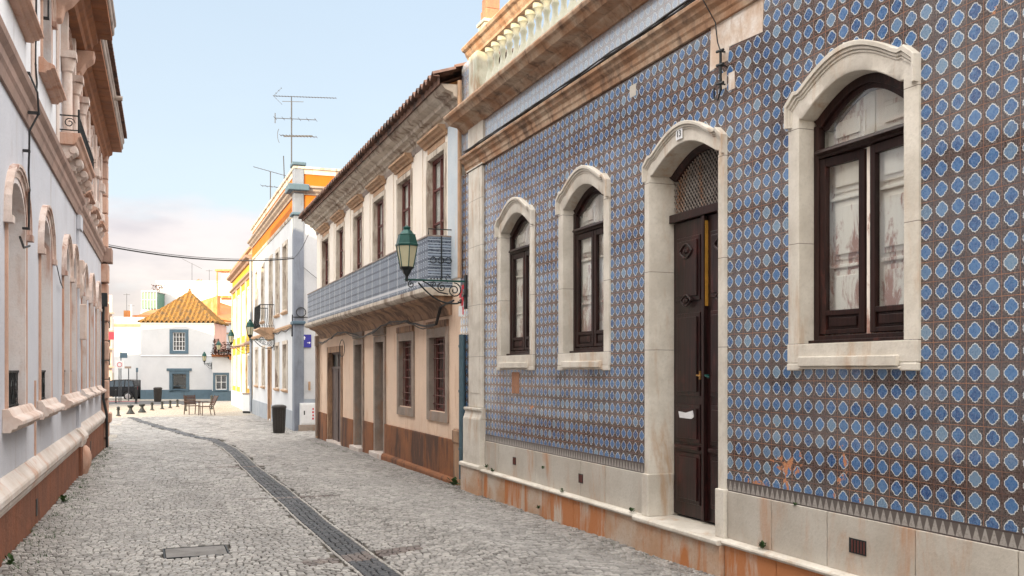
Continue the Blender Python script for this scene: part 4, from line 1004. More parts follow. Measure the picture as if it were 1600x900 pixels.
# plaster strips between upper windows
m = MB(FB)
for a, b_ in zip(UW, UW[1:]):
    mid = (a[0]+b_[0])/2; m.box(mid-.26, mid+.26, 0, .022, 3.1, 5.93)
m.box(28.30, 28.95, 0, .022, 3.1, 5.93); m.build('plaster_strips', 'cream', bh, bevel=.003)
for i, (c, hw) in enumerate(UW):
    rect_window(bh, FB, c, hw, 3.12, 5.50, sur='moulding', sw=.10, proud=.018, rev=.08, back='pane', nx=2, zs=(3.75, 4.35, 4.95), fw=.06, hood=(5.72, .16, .17, .17),
                label=('upper window nearest the tiled house', 'second upper window from the tiled house', 'third upper window from the tiled house', 'third upper window from the far end', 'second upper window from the far end', 'upper window at the far end')[i])
m = MB(FB)
for c, hw in UW: m.box(c-hw-.02, c+hw+.02, .0, .012, 5.615, 5.715)
m.build('stained_plaster', 'hood', bh)
m = MB(FB); m.mould([(-.1, 5.90), (.04, 5.90), (.05, 5.96), (.10, 5.99), (.12, 6.04), (.20, 6.06), (.22, 6.12), (.34, 6.16), (.38, 6.20), (.40, 6.24), (-.1, 6.26)], B0-.1, B1+.1); m.build('cornice', 'moulding', bh, bevel=.004)
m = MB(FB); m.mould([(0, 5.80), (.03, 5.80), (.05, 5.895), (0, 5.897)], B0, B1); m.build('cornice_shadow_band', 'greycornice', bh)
tiled_slope(bh, FB, B0-.15, B1+.15, .55, 6.33, -4.6, 8.4, M['tileroof'])
tiled_slope(bh, FB, B0-.15, B1+.15, -9.3, 6.33, -4.6, 8.4, M['tileroof'])
m = MB(FB); m.prism([(B0, 6.10), (B0, 6.30), (B0+.001, 6.30), (B0+.001, 6.10)], -.1, 0)
g = MB(FB)
for s in (B0+.0, B1-.15):
    n = len(g.v); g.add([(s, .3, 6.262), (s, -9.2, 6.262), (s, -4.6, 8.30), (s+.15, .3, 6.262), (s+.15, -9.2, 6.262), (s+.15, -4.6, 8.30)], [(0, 1, 2), (3, 4, 5), (0, 3, 5, 2), (1, 4, 5, 2), (0, 1, 4, 3)])
g.build('gable', 'orangewall', bh)
# balcony
C0, C1, PR = 15.05, 28.15, .42
m = MB(FB); m.mould([(0, 2.97), (0, 3.10), (PR+.08, 3.10), (PR+.08, 3.03), (PR+.05, 2.99), (PR+.01, 2.97)], C0-.05, C1+.05)
bc = m.build('balcony', 'moulding', bh, bevel=.006); bc['label'] = 'long balcony with a blue and white tiled parapet'
m = MB(FB); m.box(C0, C1, PR-.06, PR, 3.10, 3.94); m.box(C0, C0+.06, .0, PR-.06, 3.10, 3.94); m.box(C1-.06, C1, .0, PR-.06, 3.10, 3.94); m.build('parapet', 'balc_tiles', bc)
m = MB(FB); m.box(C0-.01, C1+.01, PR-.075, PR+.012, 3.94, 3.965); m.box(C0-.012, C0+.07, 0, PR-.075, 3.94, 3.965); m.build('coping', 'greycornice', bc)
m = MB(FB); m.mould([(0, 2.66), (0, 2.968), (PR-.04, 2.968), (PR-.06, 2.93), (PR-.20, 2.88), (.10, 2.76), (.05, 2.66)], C0+.02, C1-.02); m.build('cove', 'orangestone', bc)
m = MB(FB)   # rail and scrolls at the near end
m.tube([(C0-.02, PR, 3.965), (C0-.02, PR, 4.06), (C0-.02, 0, 4.06)], .010, 5)
for k in range(3):
    o = .08+k*.13
    m.tube([(C0-.03, o+.05*math.cos(t*.5), 3.55+.05*math.sin(t*.5)+.0) for t in range(13)], .008, 4)
m.tube([(C0-.03, .2, 3.2), (C0-.03, .2, 3.95)], .012, 5)
m.build('iron_rail', 'iron', bc)
# cable under balcony
cb = MB(FB); rr = random.Random(5); pts = []
for i in range(40):
    s = 14.5+i*.34; pts.append((s, .14+.02*rr.random(), 2.62+.10*math.sin(s*1.1)+rr.uniform(-.02, .02)+(.25 if s < 15.3 else 0)))
cb.tube(pts, .018, 5); cb.tube([(a, b_+.03, z-.03+.02*math.sin(a*3)) for a, b_, z in pts], .010, 4)
cb.tube([(24.2+.35*math.sin(t*.55), .14, 2.30+.22*math.cos(t*.55)) for t in range(12)], .010, 4)
solo(cb.build('cable_run', 'cable'), 'black cable looping along the beige wall under the balcony', 'cable')
m = MB(FB); m.tube([(28.40, .11, -.2), (28.40, .11, 2.6), (28.40, .05, 2.75)], .05, 8); m.box(28.32, 28.48, .05, .17, 2.45, 2.75); m.build('downpipe', 'greystone', bh, smooth=True)

# ------------------------------------------------------------------ WHITE HOUSE with ochre attic
FW = Frame((4.54, 0, 0), .7, 'right')
wh = thing('white_house', FW(40.5, 0, -.35), 'tall white house with an ochre banded attic and grey corner pilaster', 'house')
W0, W1 = 33.0, 48.4
UW3 = [(35.9, .55), (38.2, .50), (40.5, .50), (43.6, .50), (46.4, .50)]
LW3 = [(35.9, .55), (38.3, .50), (43.4, .5), (46.3, .5)]
hs = [hole(c, hw+.02, 3.98 if i not in (2,) else 3.5, 6.37) for i, (c, hw) in enumerate(UW3)] + [hole(c, hw+.02, 1.04, 2.72) for c, hw in LW3] + [hole(40.8, .5, -.3, 2.62)]
m = MB(FW); m.sheet(W0, W1, -.7, 7.15, hs); m.build('street_wall', 'white', wh)
m = MB(FW); m.sheet(W0, W1, 7.15, 8.68); m.build('attic', 'ochre', wh)
WD = 9.0
m = MB(FW); m.add([(W0, 0, -.7), (W0, -WD, -.7), (W0, -WD, 7.15), (W0, 0, 7.15), (W1, 0, -.7), (W1, -WD, -.7), (W1, -WD, 7.15), (W1, 0, 7.15)], [(0, 1, 2, 3), (4, 5, 6, 7), (1, 5, 6, 2)]); m.build('side_wall', 'white', wh)
m = MB(FW); m.add([(W0, 0, 7.15), (W0, -WD, 7.15), (W0, -WD, 8.68), (W0, 0, 8.68), (W1, 0, 7.15), (W1, -WD, 7.15), (W1, -WD, 8.68), (W1, 0, 8.68)], [(0, 1, 2, 3), (4, 5, 6, 7), (1, 5, 6, 2), (3, 2, 6, 7)]); m.build('side_attic', 'ochre', wh)
def wrap(m, prof, s0, s1, side):
    m.mould(prof, s0-0.0, s1, 1.0, 0); 
    # same profile along the side wall: swap axes
    n = len(prof)
    m.add([(s0-o, o, z) for o, z in prof] + [(s0-o, -side, z) for o, z in prof], [(i, (i+1) % n, n+(i+1) % n, n+i) for i in range(n)] + [tuple(range(n, 2*n))])
m = MB(FW); wrap(m, [(-.02, 7.74), (.05, 7.74), (.07, 7.80), (.16, 7.86), (.18, 7.92), (.26, 7.96), (.27, 8.02), (-.02, 8.04)], W0, W1, WD); m.build('cornice', 'greycornice', wh, bevel=.004)
m = MB(FW); wrap(m, [(-.02, 8.45), (.03, 8.45), (.04, 8.60), (.10, 8.62), (.11, 8.69), (-.02, 8.71)], W0, W1, WD); m.build('parapet_coping', 'moulding', wh, bevel=.004)
m = MB(FW); wrap(m, [(-.02, 7.10), (.03, 7.10), (.05, 7.16), (.05, 7.21), (-.02, 7.22)], W0, W1, WD); m.build('string_course', 'moulding', wh, bevel=.004)
m = MB(FW); m.box(W0-.07, W0+.42, -.25, .08, -.5, 8.72); m.build('corner_pilaster', 'pilastergrey', wh, bevel=.02)
m = MB(FW); m.box(W0-.14, W0+.50, -.32, .15, 8.72, 8.84); m.box(W0-.32, W0+.62, -.4, .30, 7.84, 8.06); m.box(W0-.16, W0+.5, -.33, .17, 7.02, 7.12); m.box(W0-.14, W0+.48, -.3, .14, 3.3, 3.42); m.build('pilaster_caps', 'bluegrey', wh, bevel=.03)
m = MB(FW); m.box(W0+.43, 40.22, -.01, .03, -.6, .32); m.box(41.38, W1, -.01, .03, -.6, .30); m.add([(W0-.03, -.26, -.6), (W0-.03, -WD, -.6), (W0-.03, -WD, .75), (W0-.03, -.26, .75), (W0+.0, -.26, .75), (W0, -WD, .75)], [(0, 1, 2, 3), (3, 2, 5, 4)]); m.build('base_course', 'greypaint', wh)
m = MB(FW); m.mould([(0, 3.22), (0, 3.36), (.08, 3.36), (.08, 3.30), (.05, 3.26), (.04, 3.22)], W0+.5, W1); m.build('floor_string', 'hood', wh, bevel=.004)
for i, (c, hw) in enumerate(UW3):
    rect_window(wh, FW, c, hw, 3.98 if i != 2 else 3.5, 6.35, sur='moulding', sw=.14, rev=.10, frame='greystone', back='oldwood', nx=2, zs=(4.6, 5.8), gl=True,
        label=('upper window nearest the corner pilaster', 'upper window between corner window and balcony', 'glazed door onto the small balcony', 'upper window just past the balcony', 'farthest upper window')[i], sill=None if i == 2 else (3.80, .10, .10, .16, 'hood'))
for i, (c, hw) in enumerate(LW3):
    rect_window(wh, FW, c, hw, 1.06, 2.70, sur='moulding', sw=.13, rev=.10, frame='signwhite', back='greypaint', nx=2, zs=(1.6, 2.15), label=('lower window nearest the corner', 'lower window beside the brown door', 'lower window just past the brown door', 'farthest lower window')[i], sill=(.92, .10, .10, .16, 'hood'))
m = MB(FW); m.strip([[(40.32, o, -.4), (40.32, o, 2.60), (41.28, o, 2.60), (41.28, o, -.4)] for o in (-.2, .05)] + [[(40.22, o, -.4), (40.22, o, 2.72), (41.38, o, 2.72), (41.38, o, -.4)] for o in (.05, -.01)])
dr = m.build('door', 'hood', wh); dr['label'] = 'brown street door in an orange stone frame'; MB(FW).box(40.32, 41.28, -.2, -.15, -.4, 2.6).build('leaf', 'redwood', dr, bevel=.004)
# balcony with bowed railing
m = MB(FW); m.mould([(0, 3.22), (0, 3.46), (.58, 3.46), (.60, 3.40), (.52, 3.36), (.40, 3.30), (.20, 3.20), (.08, 3.02), (0, 2.96)], 39.3, 41.7); bc = m.build('balcony', 'hood', wh, bevel=.006); bc['label'] = 'small balcony with black iron railing'
m = MB(FW)
def bal_pt(t):
    if t < .2: return (39.32, .55*t/.2)
    if t > .8: return (41.68, .55*(1-t)/.2)
    return (39.32+2.36*(t-.2)/.6, .55)
for k in range(31):
    s, o = bal_pt(k/30); m.tube([(s, o, 3.46), (s, o+.05, 3.62), (s, o+.01, 3.9), (s, o, 4.38)], .010, 4)
m.tube([(*bal_pt(k/30), 4.38) for k in range(31)], .018, 5); m.tube([(*bal_pt(k/30), 3.52) for k in range(31)], .012, 4)
m.build('railing', 'iron', bc)
m = MB(FW); m.tube([(W0+.3, .08, 3.65), (W0+.3, .10, 2.9)], .03, 6)
pts = [(33.5+i*.5, .06+.01*(i % 2), 3.18+.05*math.sin(i*1.3)) for i in range(28)]; m.tube(pts, .018, 4)
solo(m.build('cable_run', 'cable'), 'black cable strung along the white house front below the upper windows', 'cable')
# cast iron boot: blue-grey street sign on the side wall of the white house
FS = FrameV(FW(W0, 0, 0), -FW.n, -FW.d)    # s to the right along the side wall, o towards the viewer
sg = thing('direction_sign', FS(.40, .1, 2.5), 'small dark blue plate sign with white marks on the white side wall', 'sign')
b = MB(FS); b.box(.19, .50, .03, .045, 2.52, 2.96); b.build('plate', 'signblue', sg)
b = MB(FS); b.prism([(.23, 2.84), (.27, 2.91), (.31, 2.84), (.285, 2.84), (.285, 2.78), (.255, 2.78), (.255, 2.84)], .045, .049)
b.prism([(.48, 2.68), (.43, 2.72), (.43, 2.69), (.36, 2.69), (.36, 2.67), (.43, 2.67), (.43, 2.64)], .045, .049); b.build('arrows', 'signwhite', sg)
cbx = thing('junction_box', FS(.5, .1, -.35), 'pale grey utility box at the foot of the white side wall', 'utility box')
b = MB(FS); b.box(.10, .62, .02, .22, -.12, .62); b.box(.12, .60, .22, .235, -.08, .58); b.build('cabinet', 'signwhite', cbx, bevel=.01)
b = MB(FS); b.box(.06, .66, .02, .25, -.40, -.12); b.build('foot', 'greystone', cbx, bevel=.01)
b = MB(FS); b.box(.22, .26, .235, .24, .22, .36); b.build('lock', 'iron', cbx)
b = MB(FS); [b.box(.50+.01*(i % 2), .56, .235, .239, .06+i*.11, .12+i*.11) for i in range(4)]; b.build('stickers', 'signred', cbx)
b = MB(FS); b.box(.40, .47, .02, .09, 1.05, 1.35); solo(b.build('meter_box', 'hood', bevel=.01), 'small brown meter box on the white side wall', 'meter box')
cr = MB(FS); cr.tube([(.15+.16*math.cos(t*.52), .10, 3.72+.16*math.sin(t*.52)) for t in range(13)], .016, 5); cr.tube([(-.15, .08, 3.55), (.5, .08, 3.55), (.55, .06, 3.4)], .018, 5)
solo(cr.build('cable_coil', 'cable'), 'black cable coil hanging on the white side wall above the blue sign', 'cable')

# ------------------------------------------------------------------ YELLOW HOUSE
yh = thing('yellow_house', FW(55, 0, -.4), 'sunlit yellow house with brown cornices past the white house', 'house')
Y0, Y1 = 48.5, 61.5
YW = [(50.3, .5), (53.4, .5), (56.5, .5), (59.6, .5)]
hs = [hole(c, hw+.02, 3.7, 5.9) for c, hw in YW] + [hole(c, hw+.02, -.3 if i == 1 else .9, 2.5) for i, (c, hw) in enumerate(YW)]
m = MB(FW); m.sheet(Y0, Y1, -.7, 7.6, hs, o=.0); m.build('street_wall', 'yellow', yh)
body(yh, FW, Y0, Y1, 9, -.7, 7.6, M['yellow'])
m = MB(FW)
for s in (48.55, 51.6, 54.7, 57.8, 60.9): m.box(s, s+.5, 0, .05, .4, 6.4)
m.build('pilasters', 'moulding', yh, bevel=.01)
m = MB(FW); m.box(Y0, Y1, 0, .06, -.6, .5); m.build('base_course', 'white', yh)
m = MB(FW); m.mould([(0, 6.40), (.06, 6.40), (.08, 6.50), (.18, 6.54), (.20, 6.62), (0, 6.66)], Y0+.05, Y1+.1)
m.mould([(0, 7.15), (.10, 7.15), (.14, 7.25), (.32, 7.32), (.36, 7.42), (0, 7.46)], Y0+.05, Y1+.3); m.build('cornice', 'brownstring', yh, bevel=.01)
m = MB(FW); m.box(Y0, Y1, -.02, .02, 7.46, 7.75); m.mould([(-.02, 7.75), (.14, 7.75), (.16, 7.83), (-.02, 7.85)], Y0+.04, Y1+.15); m.build('parapet', 'hood', yh)
for i, (c, hw) in enumerate(YW):
    rect_window(yh, FW, c, hw, 3.72, 5.88, sur='white', sw=.13, rev=.12, frame='redwood', back='pane', nx=2, zs=(5.2,), label=f'upper window {("nearest the white house", "second from the white house", "third from the white house", "farthest from the white house")[i]}')
    rect_window(yh, FW, c, hw, -.28 if i == 1 else .92, 2.48, sur='white', sw=.13, rev=.12, frame='redwood', back='oldwood' if i == 1 else 'pane', nx=2, zs=(2.0,), name='door' if i == 1 else 'window', label=f'lower opening {("nearest the white house", "used as a door", "third from the white house", "farthest from the white house")[i]}')
m = MB(FW); m.mould([(0, 3.05), (0, 3.2), (.10, 3.2), (.10, 3.12), (.05, 3.05)], Y0+.04, Y1); m.build('floor_string', 'brownstring', yh)
m = MB(FW); m.tube([(48.45, .09, -.3), (48.45, .09, 7.2)], .06, 8); solo(m.build('downpipe', 'greypaint', smooth=True), 'grey downpipe between the white house and the yellow house', 'pipe')

# ------------------------------------------------------------------ LEFT HOUSE
FL = Frame((-1.5, 0, 0), 1.25, 'left')
lh = thing('lavender_house', FL(13, 0, 0), 'ornate two storey lavender white house with pink stone arches along the left of the street', 'house')
L0, LP, L1 = -3.0, 19.3, 27.7
SB = -.065      # set-back of the far section
def arch_pts(c, hw, z0, zs_, rise, n=12):
    return [(c-hw, z0)] + [(c-hw*math.cos(math.pi*i/n), zs_+rise*math.sin(math.pi*i/n)) for i in range(n+1)] + [(c+hw, z0)]
LWN = [(5.0, .62, 0), (8.2, .62, 0), (11.45, .62, 0), (14.1, .55, 0), (16.95, .46, 0), (18.2, .46, 0)]
LWF = [(21.35, .46, SB), (23.5, .46, SB), (25.6, .46, SB)]
UWN = [(5.0, .5, 0), (8.2, .5, 0), (11.45, .5, 0), (14.2, .46, 0), (16.95, .42, 0), (18.2, .42, 0)]
UWF = [(21.35, .42, SB), (23.5, .42, SB), (25.6, .42, SB)]
def lhole(c, hw, z0, zs_, rise): return arch_pts(c, hw+.05, z0, zs_, rise+.05)
m = MB(FL); m.sheet(L0, LP, -.3, 4.60, [lhole(c, hw, 1.33, 3.34, .40) for c, hw, _ in LWN]); m.sheet(LP, L1, -.6, 4.60, [lhole(c, hw, 1.33, 3.34, .40) for c, hw, _ in LWF], o=SB)
m.strip([[(LP, 0, -.3), (LP, 0, 8)], [(LP, SB, -.3), (LP, SB, 8)]])
m.build('lower_wall', 'lavender', lh)
m = MB(FL); m.sheet(L0, LP, 4.60, 7.7, [lhole(c, hw, 5.55, 6.75, .30) for c, hw, _ in UWN]); m.sheet(LP, L1, 4.60, 7.7, [lhole(c, hw, 5.35, 6.75, .30) for c, hw, _ in UWF], o=SB); m.build('upper_wall', 'leftwhite', lh)
m = MB(FL); m.add([(L0, 0, -.6), (L0, -10, -.6), (L1, -10, -.6), (L1, SB, -.6), (L0, 0, 7.9), (L0, -10, 7.9), (L1, -10, 7.9), (L1, SB, 7.9)], [(0, 1, 5, 4), (1, 2, 6, 5), (2, 3, 7, 6), (4, 5, 6, 7)]); m.build('rear_walls', 'leftwhite', lh)
def left_window(c, hw, ob, i, up):
    z0, zs_, rise = (5.55 if ob == 0 else 5.35, 6.75, .30) if up else (1.33, 3.34, .40)
    zst = z0 if up else 1.33
    inn = [(a, b) for a, b in arch_pts(c, hw, z0, zs_, rise)]
    out = [(a, b) for a, b in arch_pts(c, hw+.06, z0, zs_, rise+.06)]
    m = MB(FL)
    m.strip([[(a, ob-.34, b) for a, b in inn], [(a, ob+.02, b) for a, b in inn], [(a, ob+.02, b) for a, b in out], [(a, ob-.02, b) for a, b in out]])
    wn = m.build('window', 'reveal', lh, smooth=True)
    # hood moulding with short legs
    leg = .05 if not up else .14
    i2 = [(c-hw-.05, zs_-leg)] + arch_pts(c, hw+.05, z0, zs_, rise+.06)[1:-1] + [(c+hw+.05, zs_-leg)]
    o2 = [(c-hw-.19, zs_-leg)] + arch_pts(c, hw+.19, z0, zs_, rise+.20)[1:-1] + [(c+hw+.19, zs_-leg)]
    cur = []
    for t, o in [(0, 0), (0, .03), (.5, .035), (.53, .055), (.75, .055), (.78, .07), (1, .07), (1, 0)]: cur.append([(p[0]+(q[0]-p[0])*t, ob+o, p[1]+(q[1]-p[1])*t) for p, q in zip(i2, o2)])
    hd = MB(FL); hd.strip(cur)
    for sg_ in (-1, 1):
        a, b_ = sorted((c+sg_*(hw+.05), c+sg_*(hw+.205))); hd.box(a, b_, ob, ob+.085, zs_-leg-.07, zs_-leg)
    hd.strip([])if False else None
    hd.build('hood_moulding', 'pinkhood', wn, smooth=False)
    for sg_ in (-1, 1):
        j = MB(FL); a, b_ = sorted((c+sg_*(hw+.062), c+sg_*(hw+.12))); j.box(a, b_, ob-.01, ob+.028, z0, zs_-leg-.07); j.build('jamb', 'pinkstone', wn, bevel=.004)
    f = MB(FL); grid_frame(f, c-hw, c+hw, z0, zs_, ob-.36, ob-.31, .06, 2, (z0+.75, z0+1.3)); f.build('frame', 'palepink' if not up else 'redwood', wn)
    MB(FL).box(c-hw-.02, c+hw+.02, ob-.40, ob-.37, z0, zs_+rise+.05).build('backing', 'pane' if not up else 'darkpane', wn)
    MB(FL).box(c-hw, c+hw, ob-.335, ob-.331, z0+.02, zs_).build('glass', 'glass', wn)
    if not up:
        g = MB(FL)
        for k in range(9): 
            s = c-hw+.04+k*(2*hw-.08)/8; g.tube([(s, ob-.06, 1.36), (s, ob-.06, 1.72)], .009, 4)
        for k in range(4):
            s = c-hw+.14+k*(2*hw-.28)/3; g.tube([(s+.07*math.cos(t*.7), ob-.055, 1.54+.10*math.sin(t*.7)) for t in range(10)], .007, 4)
        g.box(c-hw, c+hw, ob-.075, ob-.045, 1.72, 1.745); g.box(c-hw, c+hw, ob-.07, ob-.05, 1.36, 1.375); g.build('window_guard', 'iron', wn)
        MB(FL).box(c-hw, c+hw, ob-.10, ob-.09, 1.34, 1.72).build('guard_backing', 'darkpane', wn)
    return wn
def sill_mb(a, b, ob, zt, pr=.18, h=.235):
    m = MB(FL); m.mould([(0, zt), (.05, zt+.005), (.07, zt-.02), (pr*.55, zt-h*.30), (pr*.9, zt-h*.42), (pr, zt-h*.50), (pr, zt-h*.66), (pr*.78, zt-h*.70), (pr*.74, zt-h*.82), (pr*.5, zt-h*.86), (pr*.42, zt-h), (0, zt-h)], a, b)
    m.v = m.v; return m
nm = ('far behind the viewer', 'level with the viewer', 'nearest the camera', 'second from the camera', 'left one of a pair', 'right one of a pair')
for i, (c, hw, ob) in enumerate(LWN+LWF):
    wn = left_window(c, hw, ob, i, False)
    if i not in (4, 5):
        m = sill_mb(c-hw-.28, c+hw+.28, ob, 1.36); m.v = [v+FL.n*ob for v in m.v]; m.build('sill', 'palepink', wn, bevel=.006)
    elif i == 4: sill_mb(16.2, 18.95, 0, 1.36).build('sill', 'palepink', wn, bevel=.006)
for i, (c, hw, ob) in enumerate(UWN+UWF):
    wn = left_window(c, hw, ob, i, True)
    if i < 4 or i > 5:
        m = sill_mb(c-hw-.32, c+hw+.32, ob, (5.72 if i < 4 else 5.40), .19, .20); m.v = [v+FL.n*ob for v in m.v]; m.build('sill', 'pinkstone', wn, bevel=.005)
        q = MB(FL); z = 5.52 if i < 4 else 5.20
        if i > 5:
            for e in (-1, 1): q.mould([(0, z), (.15, z), (.14, z-.08), (.07, z-.16), (.05, z-.28), (0, z-.30)], c+e*.4-.09, c+e*.4+.09)
            q.v = [v+FL.n*ob for v in q.v]; q.build('sill_console', 'palepink', wn, bevel=.01)
# string course
m = MB(FL); P = [(0, 4.56), (.03, 4.56), (.05, 4.66), (.07, 4.70), (.075, 4.78), (.12, 4.84), (.13, 4.90), (.12, 4.93), (0, 4.95)]
m.mould(P, L0, LP+.1); q = MB(FL); q.mould(P, LP+.1, L1+.05); q.v = [v+FL.n*SB for v in q.v]; m.v += q.v; m.f += [tuple(i+len(m.v)-len(q.v) for i in f) for f in q.f]
m.build('string_course', 'brownstring', lh, bevel=.004)
# moulded ledge over red base
P = [(0, .70), (.012, .70), (.115, .575), (.125, .55), (.125, .50), (.115, .485), (.10, .47), (.095, .43), (.085, .41), (.08, .385), (0, .385)]
m = MB(FL); m.mould(P, L0, 18.55); m.mould([(o+.05 if o > 0 else o, z) for o, z in P], 18.55, 19.35)
n0 = len(m.v); m.mould(P, 19.35, 27.2); m.v = m.v[:n0]+[v+FL.n*(SB) for v in m.v[n0:]]
m.build('base_ledge', 'ledge', lh, bevel=.006)
m = MB(FL)
s = L0
while s < 18.5: e = min(s+1.55, 18.55); m.box(s+.004, e-.004, -.01, .07, -.5, .385); s = e
m.box(18.55, 19.35, 0, .12, -.5, .385)
s = 19.35
while s < 27.1: e = min(s+1.3, 27.2); m.box(s+.004, e-.004, -.1, .005, -.7, .385); s = e
m.build('base_course', 'redbase', lh, bevel=.012)
m = MB(FL)
for s in (12.6, 22.4): m.box(s-.06, s+.06, (.065 if s < 19 else .0), (.078 if s < 19 else .012), .02, .22)
m.build('vent', 'iron', lh)
m = MB(FL); m.lathe(18.95, .10, [(.05, -.2), (.10, -.1), (.15, .05), (.155, .2), (.12, .33), (.07, .38)], 12); m.build('base_boss', 'pinkstone', lh, smooth=True)
# pavilion pilaster at 19 m and end quoins
m = MB(FL); m.box(18.98, 19.30, 0, .05, .62, 4.56); m.box(18.93, 19.35, 0, .08, 4.30, 4.56); m.build('pilaster', 'lavender', lh, bevel=.01)
m = MB(FL); m.mould([(0, 3.0), (0, 3.75), (.12, 3.75), (.13, 3.6), (.09, 3.5), (.11, 3.3), (.07, 3.1), (.03, 3.0)], 19.0, 19.28); m.box(19.04, 19.22, 0, .16, 2.3, 2.95); m.build('carved_console', 'palepink', lh, bevel=.02)
m = MB(FL); z = .0; i = 0
z = -.55
while z < 4.5: m.box(27.2 if i % 2 else 27.3, 27.72, SB-.1, .10+(.015 if i % 2 else 0), z+.012, z+.50); z += .51; i += 1
m.box(27.15, 27.75, SB, .18, .36, .62)
z = 4.97
while z < 7.4: m.box(27.25, 27.72, SB-.1, .09, z+.01, z+.44); z += .45
m.build('quoins', 'pinkstone', lh, bevel=.03)
m = MB(FL); m.box(27.18, 27.76, SB, .20, 4.58, 4.96); m.build('quoin_cap', 'brownstring', lh, bevel=.02)
m = MB(FL); m.tube([(27.0, .0, 3.5), (27.0, .0, 1.0), (27.0, .08, .6), (27.0, .09, -.3)], .035, 8); m.box(26.9, 27.1, -.04, .10, 3.4, 3.75); m.build('downpipe', 'iron', lh, smooth=True)
# iron bar stuck on wall, rusty
m = MB(FL); m.box(13.0, 13.05, 0, .02, .70, 1.62); m.build('rusty_strip', 'pinkstone', lh)
# upper columns framing the paired windows, and orders further on
m = MB(FL)
for s in (16.25, 17.57, 18.9):
    m.lathe(s, .09, [(.10, 5.35), (.10, 5.42), (.075, 5.46), (.07, 6.30), (.065, 6.34), (.09, 6.37), (.09, 6.42), (.12, 6.50), (.12, 6.55)], 10)
    m.box(s-.14, s+.14, 0, .22, 6.552, 6.66); m.box(s-.10, s+.10, 0, .10, 6.66, 7.30)
m.build('column', 'palepink', lh, smooth=True)
m = MB(FL)
for s in (20.2, 22.4, 24.6, 26.6): m.box(s-.16, s+.16, SB, SB+.06, 4.97, 7.35); m.box(s-.2, s+.2, SB, SB+.13, 6.3, 6.5); m.box(s-.19, s+.19, SB, SB+.12, 5.55, 5.72)
for s in (6.6, 9.8, 12.8, 15.6): m.box(s-.12, s+.12, 0, .03, 4.97, 7.35)
m.build('upper_pilaster', 'palepink', lh, bevel=.015)
# balcony on scroll consoles
m = MB(FL); m.mould([(0, 5.18), (0, 5.36), (.30, 5.36), (.30, 5.31), (.26, 5.28), (.24, 5.22), (.20, 5.18)], 15.95, 19.2); bc = m.build('balcony', 'pinkstone', lh, bevel=.01); bc['label'] = 'small stone balcony on scroll consoles with a low black railing'
for s in (16.15, 17.15, 18.1, 19.0):
    m = MB(FL); m.mould([(0, 4.96), (.06, 4.97), (.09, 5.0), (.17, 5.02), (.24, 5.08), (.25, 5.14), (.22, 5.18), (0, 5.18)], s-.13, s+.13)
    m.tube([(s-.15, .19, 5.11), (s+.15, .19, 5.11)], .06, 8); m.tube([(s-.14, .10, 5.02), (s+.14, .10, 5.02)], .05, 8); m.build('console', 'palepink', bc, bevel=.006)
m = MB(FL)
m.tube([(15.97, .0, 5.62), (15.97, .27, 5.62), (19.18, .27, 5.62), (19.18, 0, 5.62)], .012, 5); m.tube([(15.97, .0, 5.40), (15.97, .27, 5.40), (19.18, .27, 5.40)], .010, 5)
for k in range(28): s = 15.97+k*3.21/27; m.tube([(s, .27, 5.36), (s, .27, 5.62)], .007, 4)
m.tube([(15.97, .27, 5.36), (15.97, .27, 5.72)], .016, 6)
for t_ in range(2): m.tube([(15.97, .14+.08*math.cos(t*.6)*(1-t*.05), 5.51+.08*math.sin(t*.6)*(1-t*.05)) for t in range(15)], .008, 4)
m.build('railing', 'iron', bc)
# eaves: near pavilion projects further
def eave(a, b, off, par):
    m = MB(FL); m.mould([(0+SB, 7.28), (off-.45, 7.28), (off-.42, 7.36), (off-.36, 7.40), (off-.34, 7.48), (off-.27, 7.52), (off-.26, 7.60), (0+SB, 7.62)], a, b); m.build('eave_moulding', 'soffit', par, bevel=.004)
    m = MB(FL); s = a
    while s < b-.1:
        e = min(s+.62, b); m.box(s+.008, e-.008, off-.30, off-.03, 7.60, 7.70); s = e
    m.build('soffit_panels', 'soffit', par, bevel=.008)
    m = MB(FL); m.mould([(SB-.1, 7.70), (off-.02, 7.70), (off, 7.73), (off, 7.84), (off+.03, 7.88), (off+.03, 7.95), (SB-.1, 8.02)], a-.05, b+.05); m.build('gutter_cornice', 'greycornice', par, bevel=.004)
eave(L0, 18.4, .66, lh); eave(18.47, L1+.1, .45, lh)
m = MB(FL)
s = 0.5
while s < 18.4:
    m.mould([(0, 7.28), (.34, 7.28), (.33, 7.18), (.24, 7.06), (.14, 6.98), (.10, 6.80), (0, 6.78)], s-.13, s+.13); s += 2.95
m.mould([(0, 7.28), (.36, 7.28), (.34, 7.15), (.22, 7.05), (.14, 6.9), (0, 6.85)], 18.05, 18.38)
m.build('eave_console', 'pinkstone', lh, bevel=.02)
m = MB(FL); m.tube([(23.0, .45, 7.80), (23.0, .62, 7.80)], .055, 8); m.build('rain_spout', 'greystone', lh)
tiled_slope(lh, FL, L0, L1+.1, .55, 8.02, -5.0, 10.2, M['tileroof']); tiled_slope(lh, FL, L0, L1+.1, -10.3, 8.02, -5.0, 10.2, M['tileroof'])
g = MB(FL)
for s in (L0+.1, L1-.1): g.add([(s, SB, 7.9), (s, -10, 7.9), (s, -5, 10.1)], [(0, 1, 2)])
g.build('gable', 'leftwhite', lh)
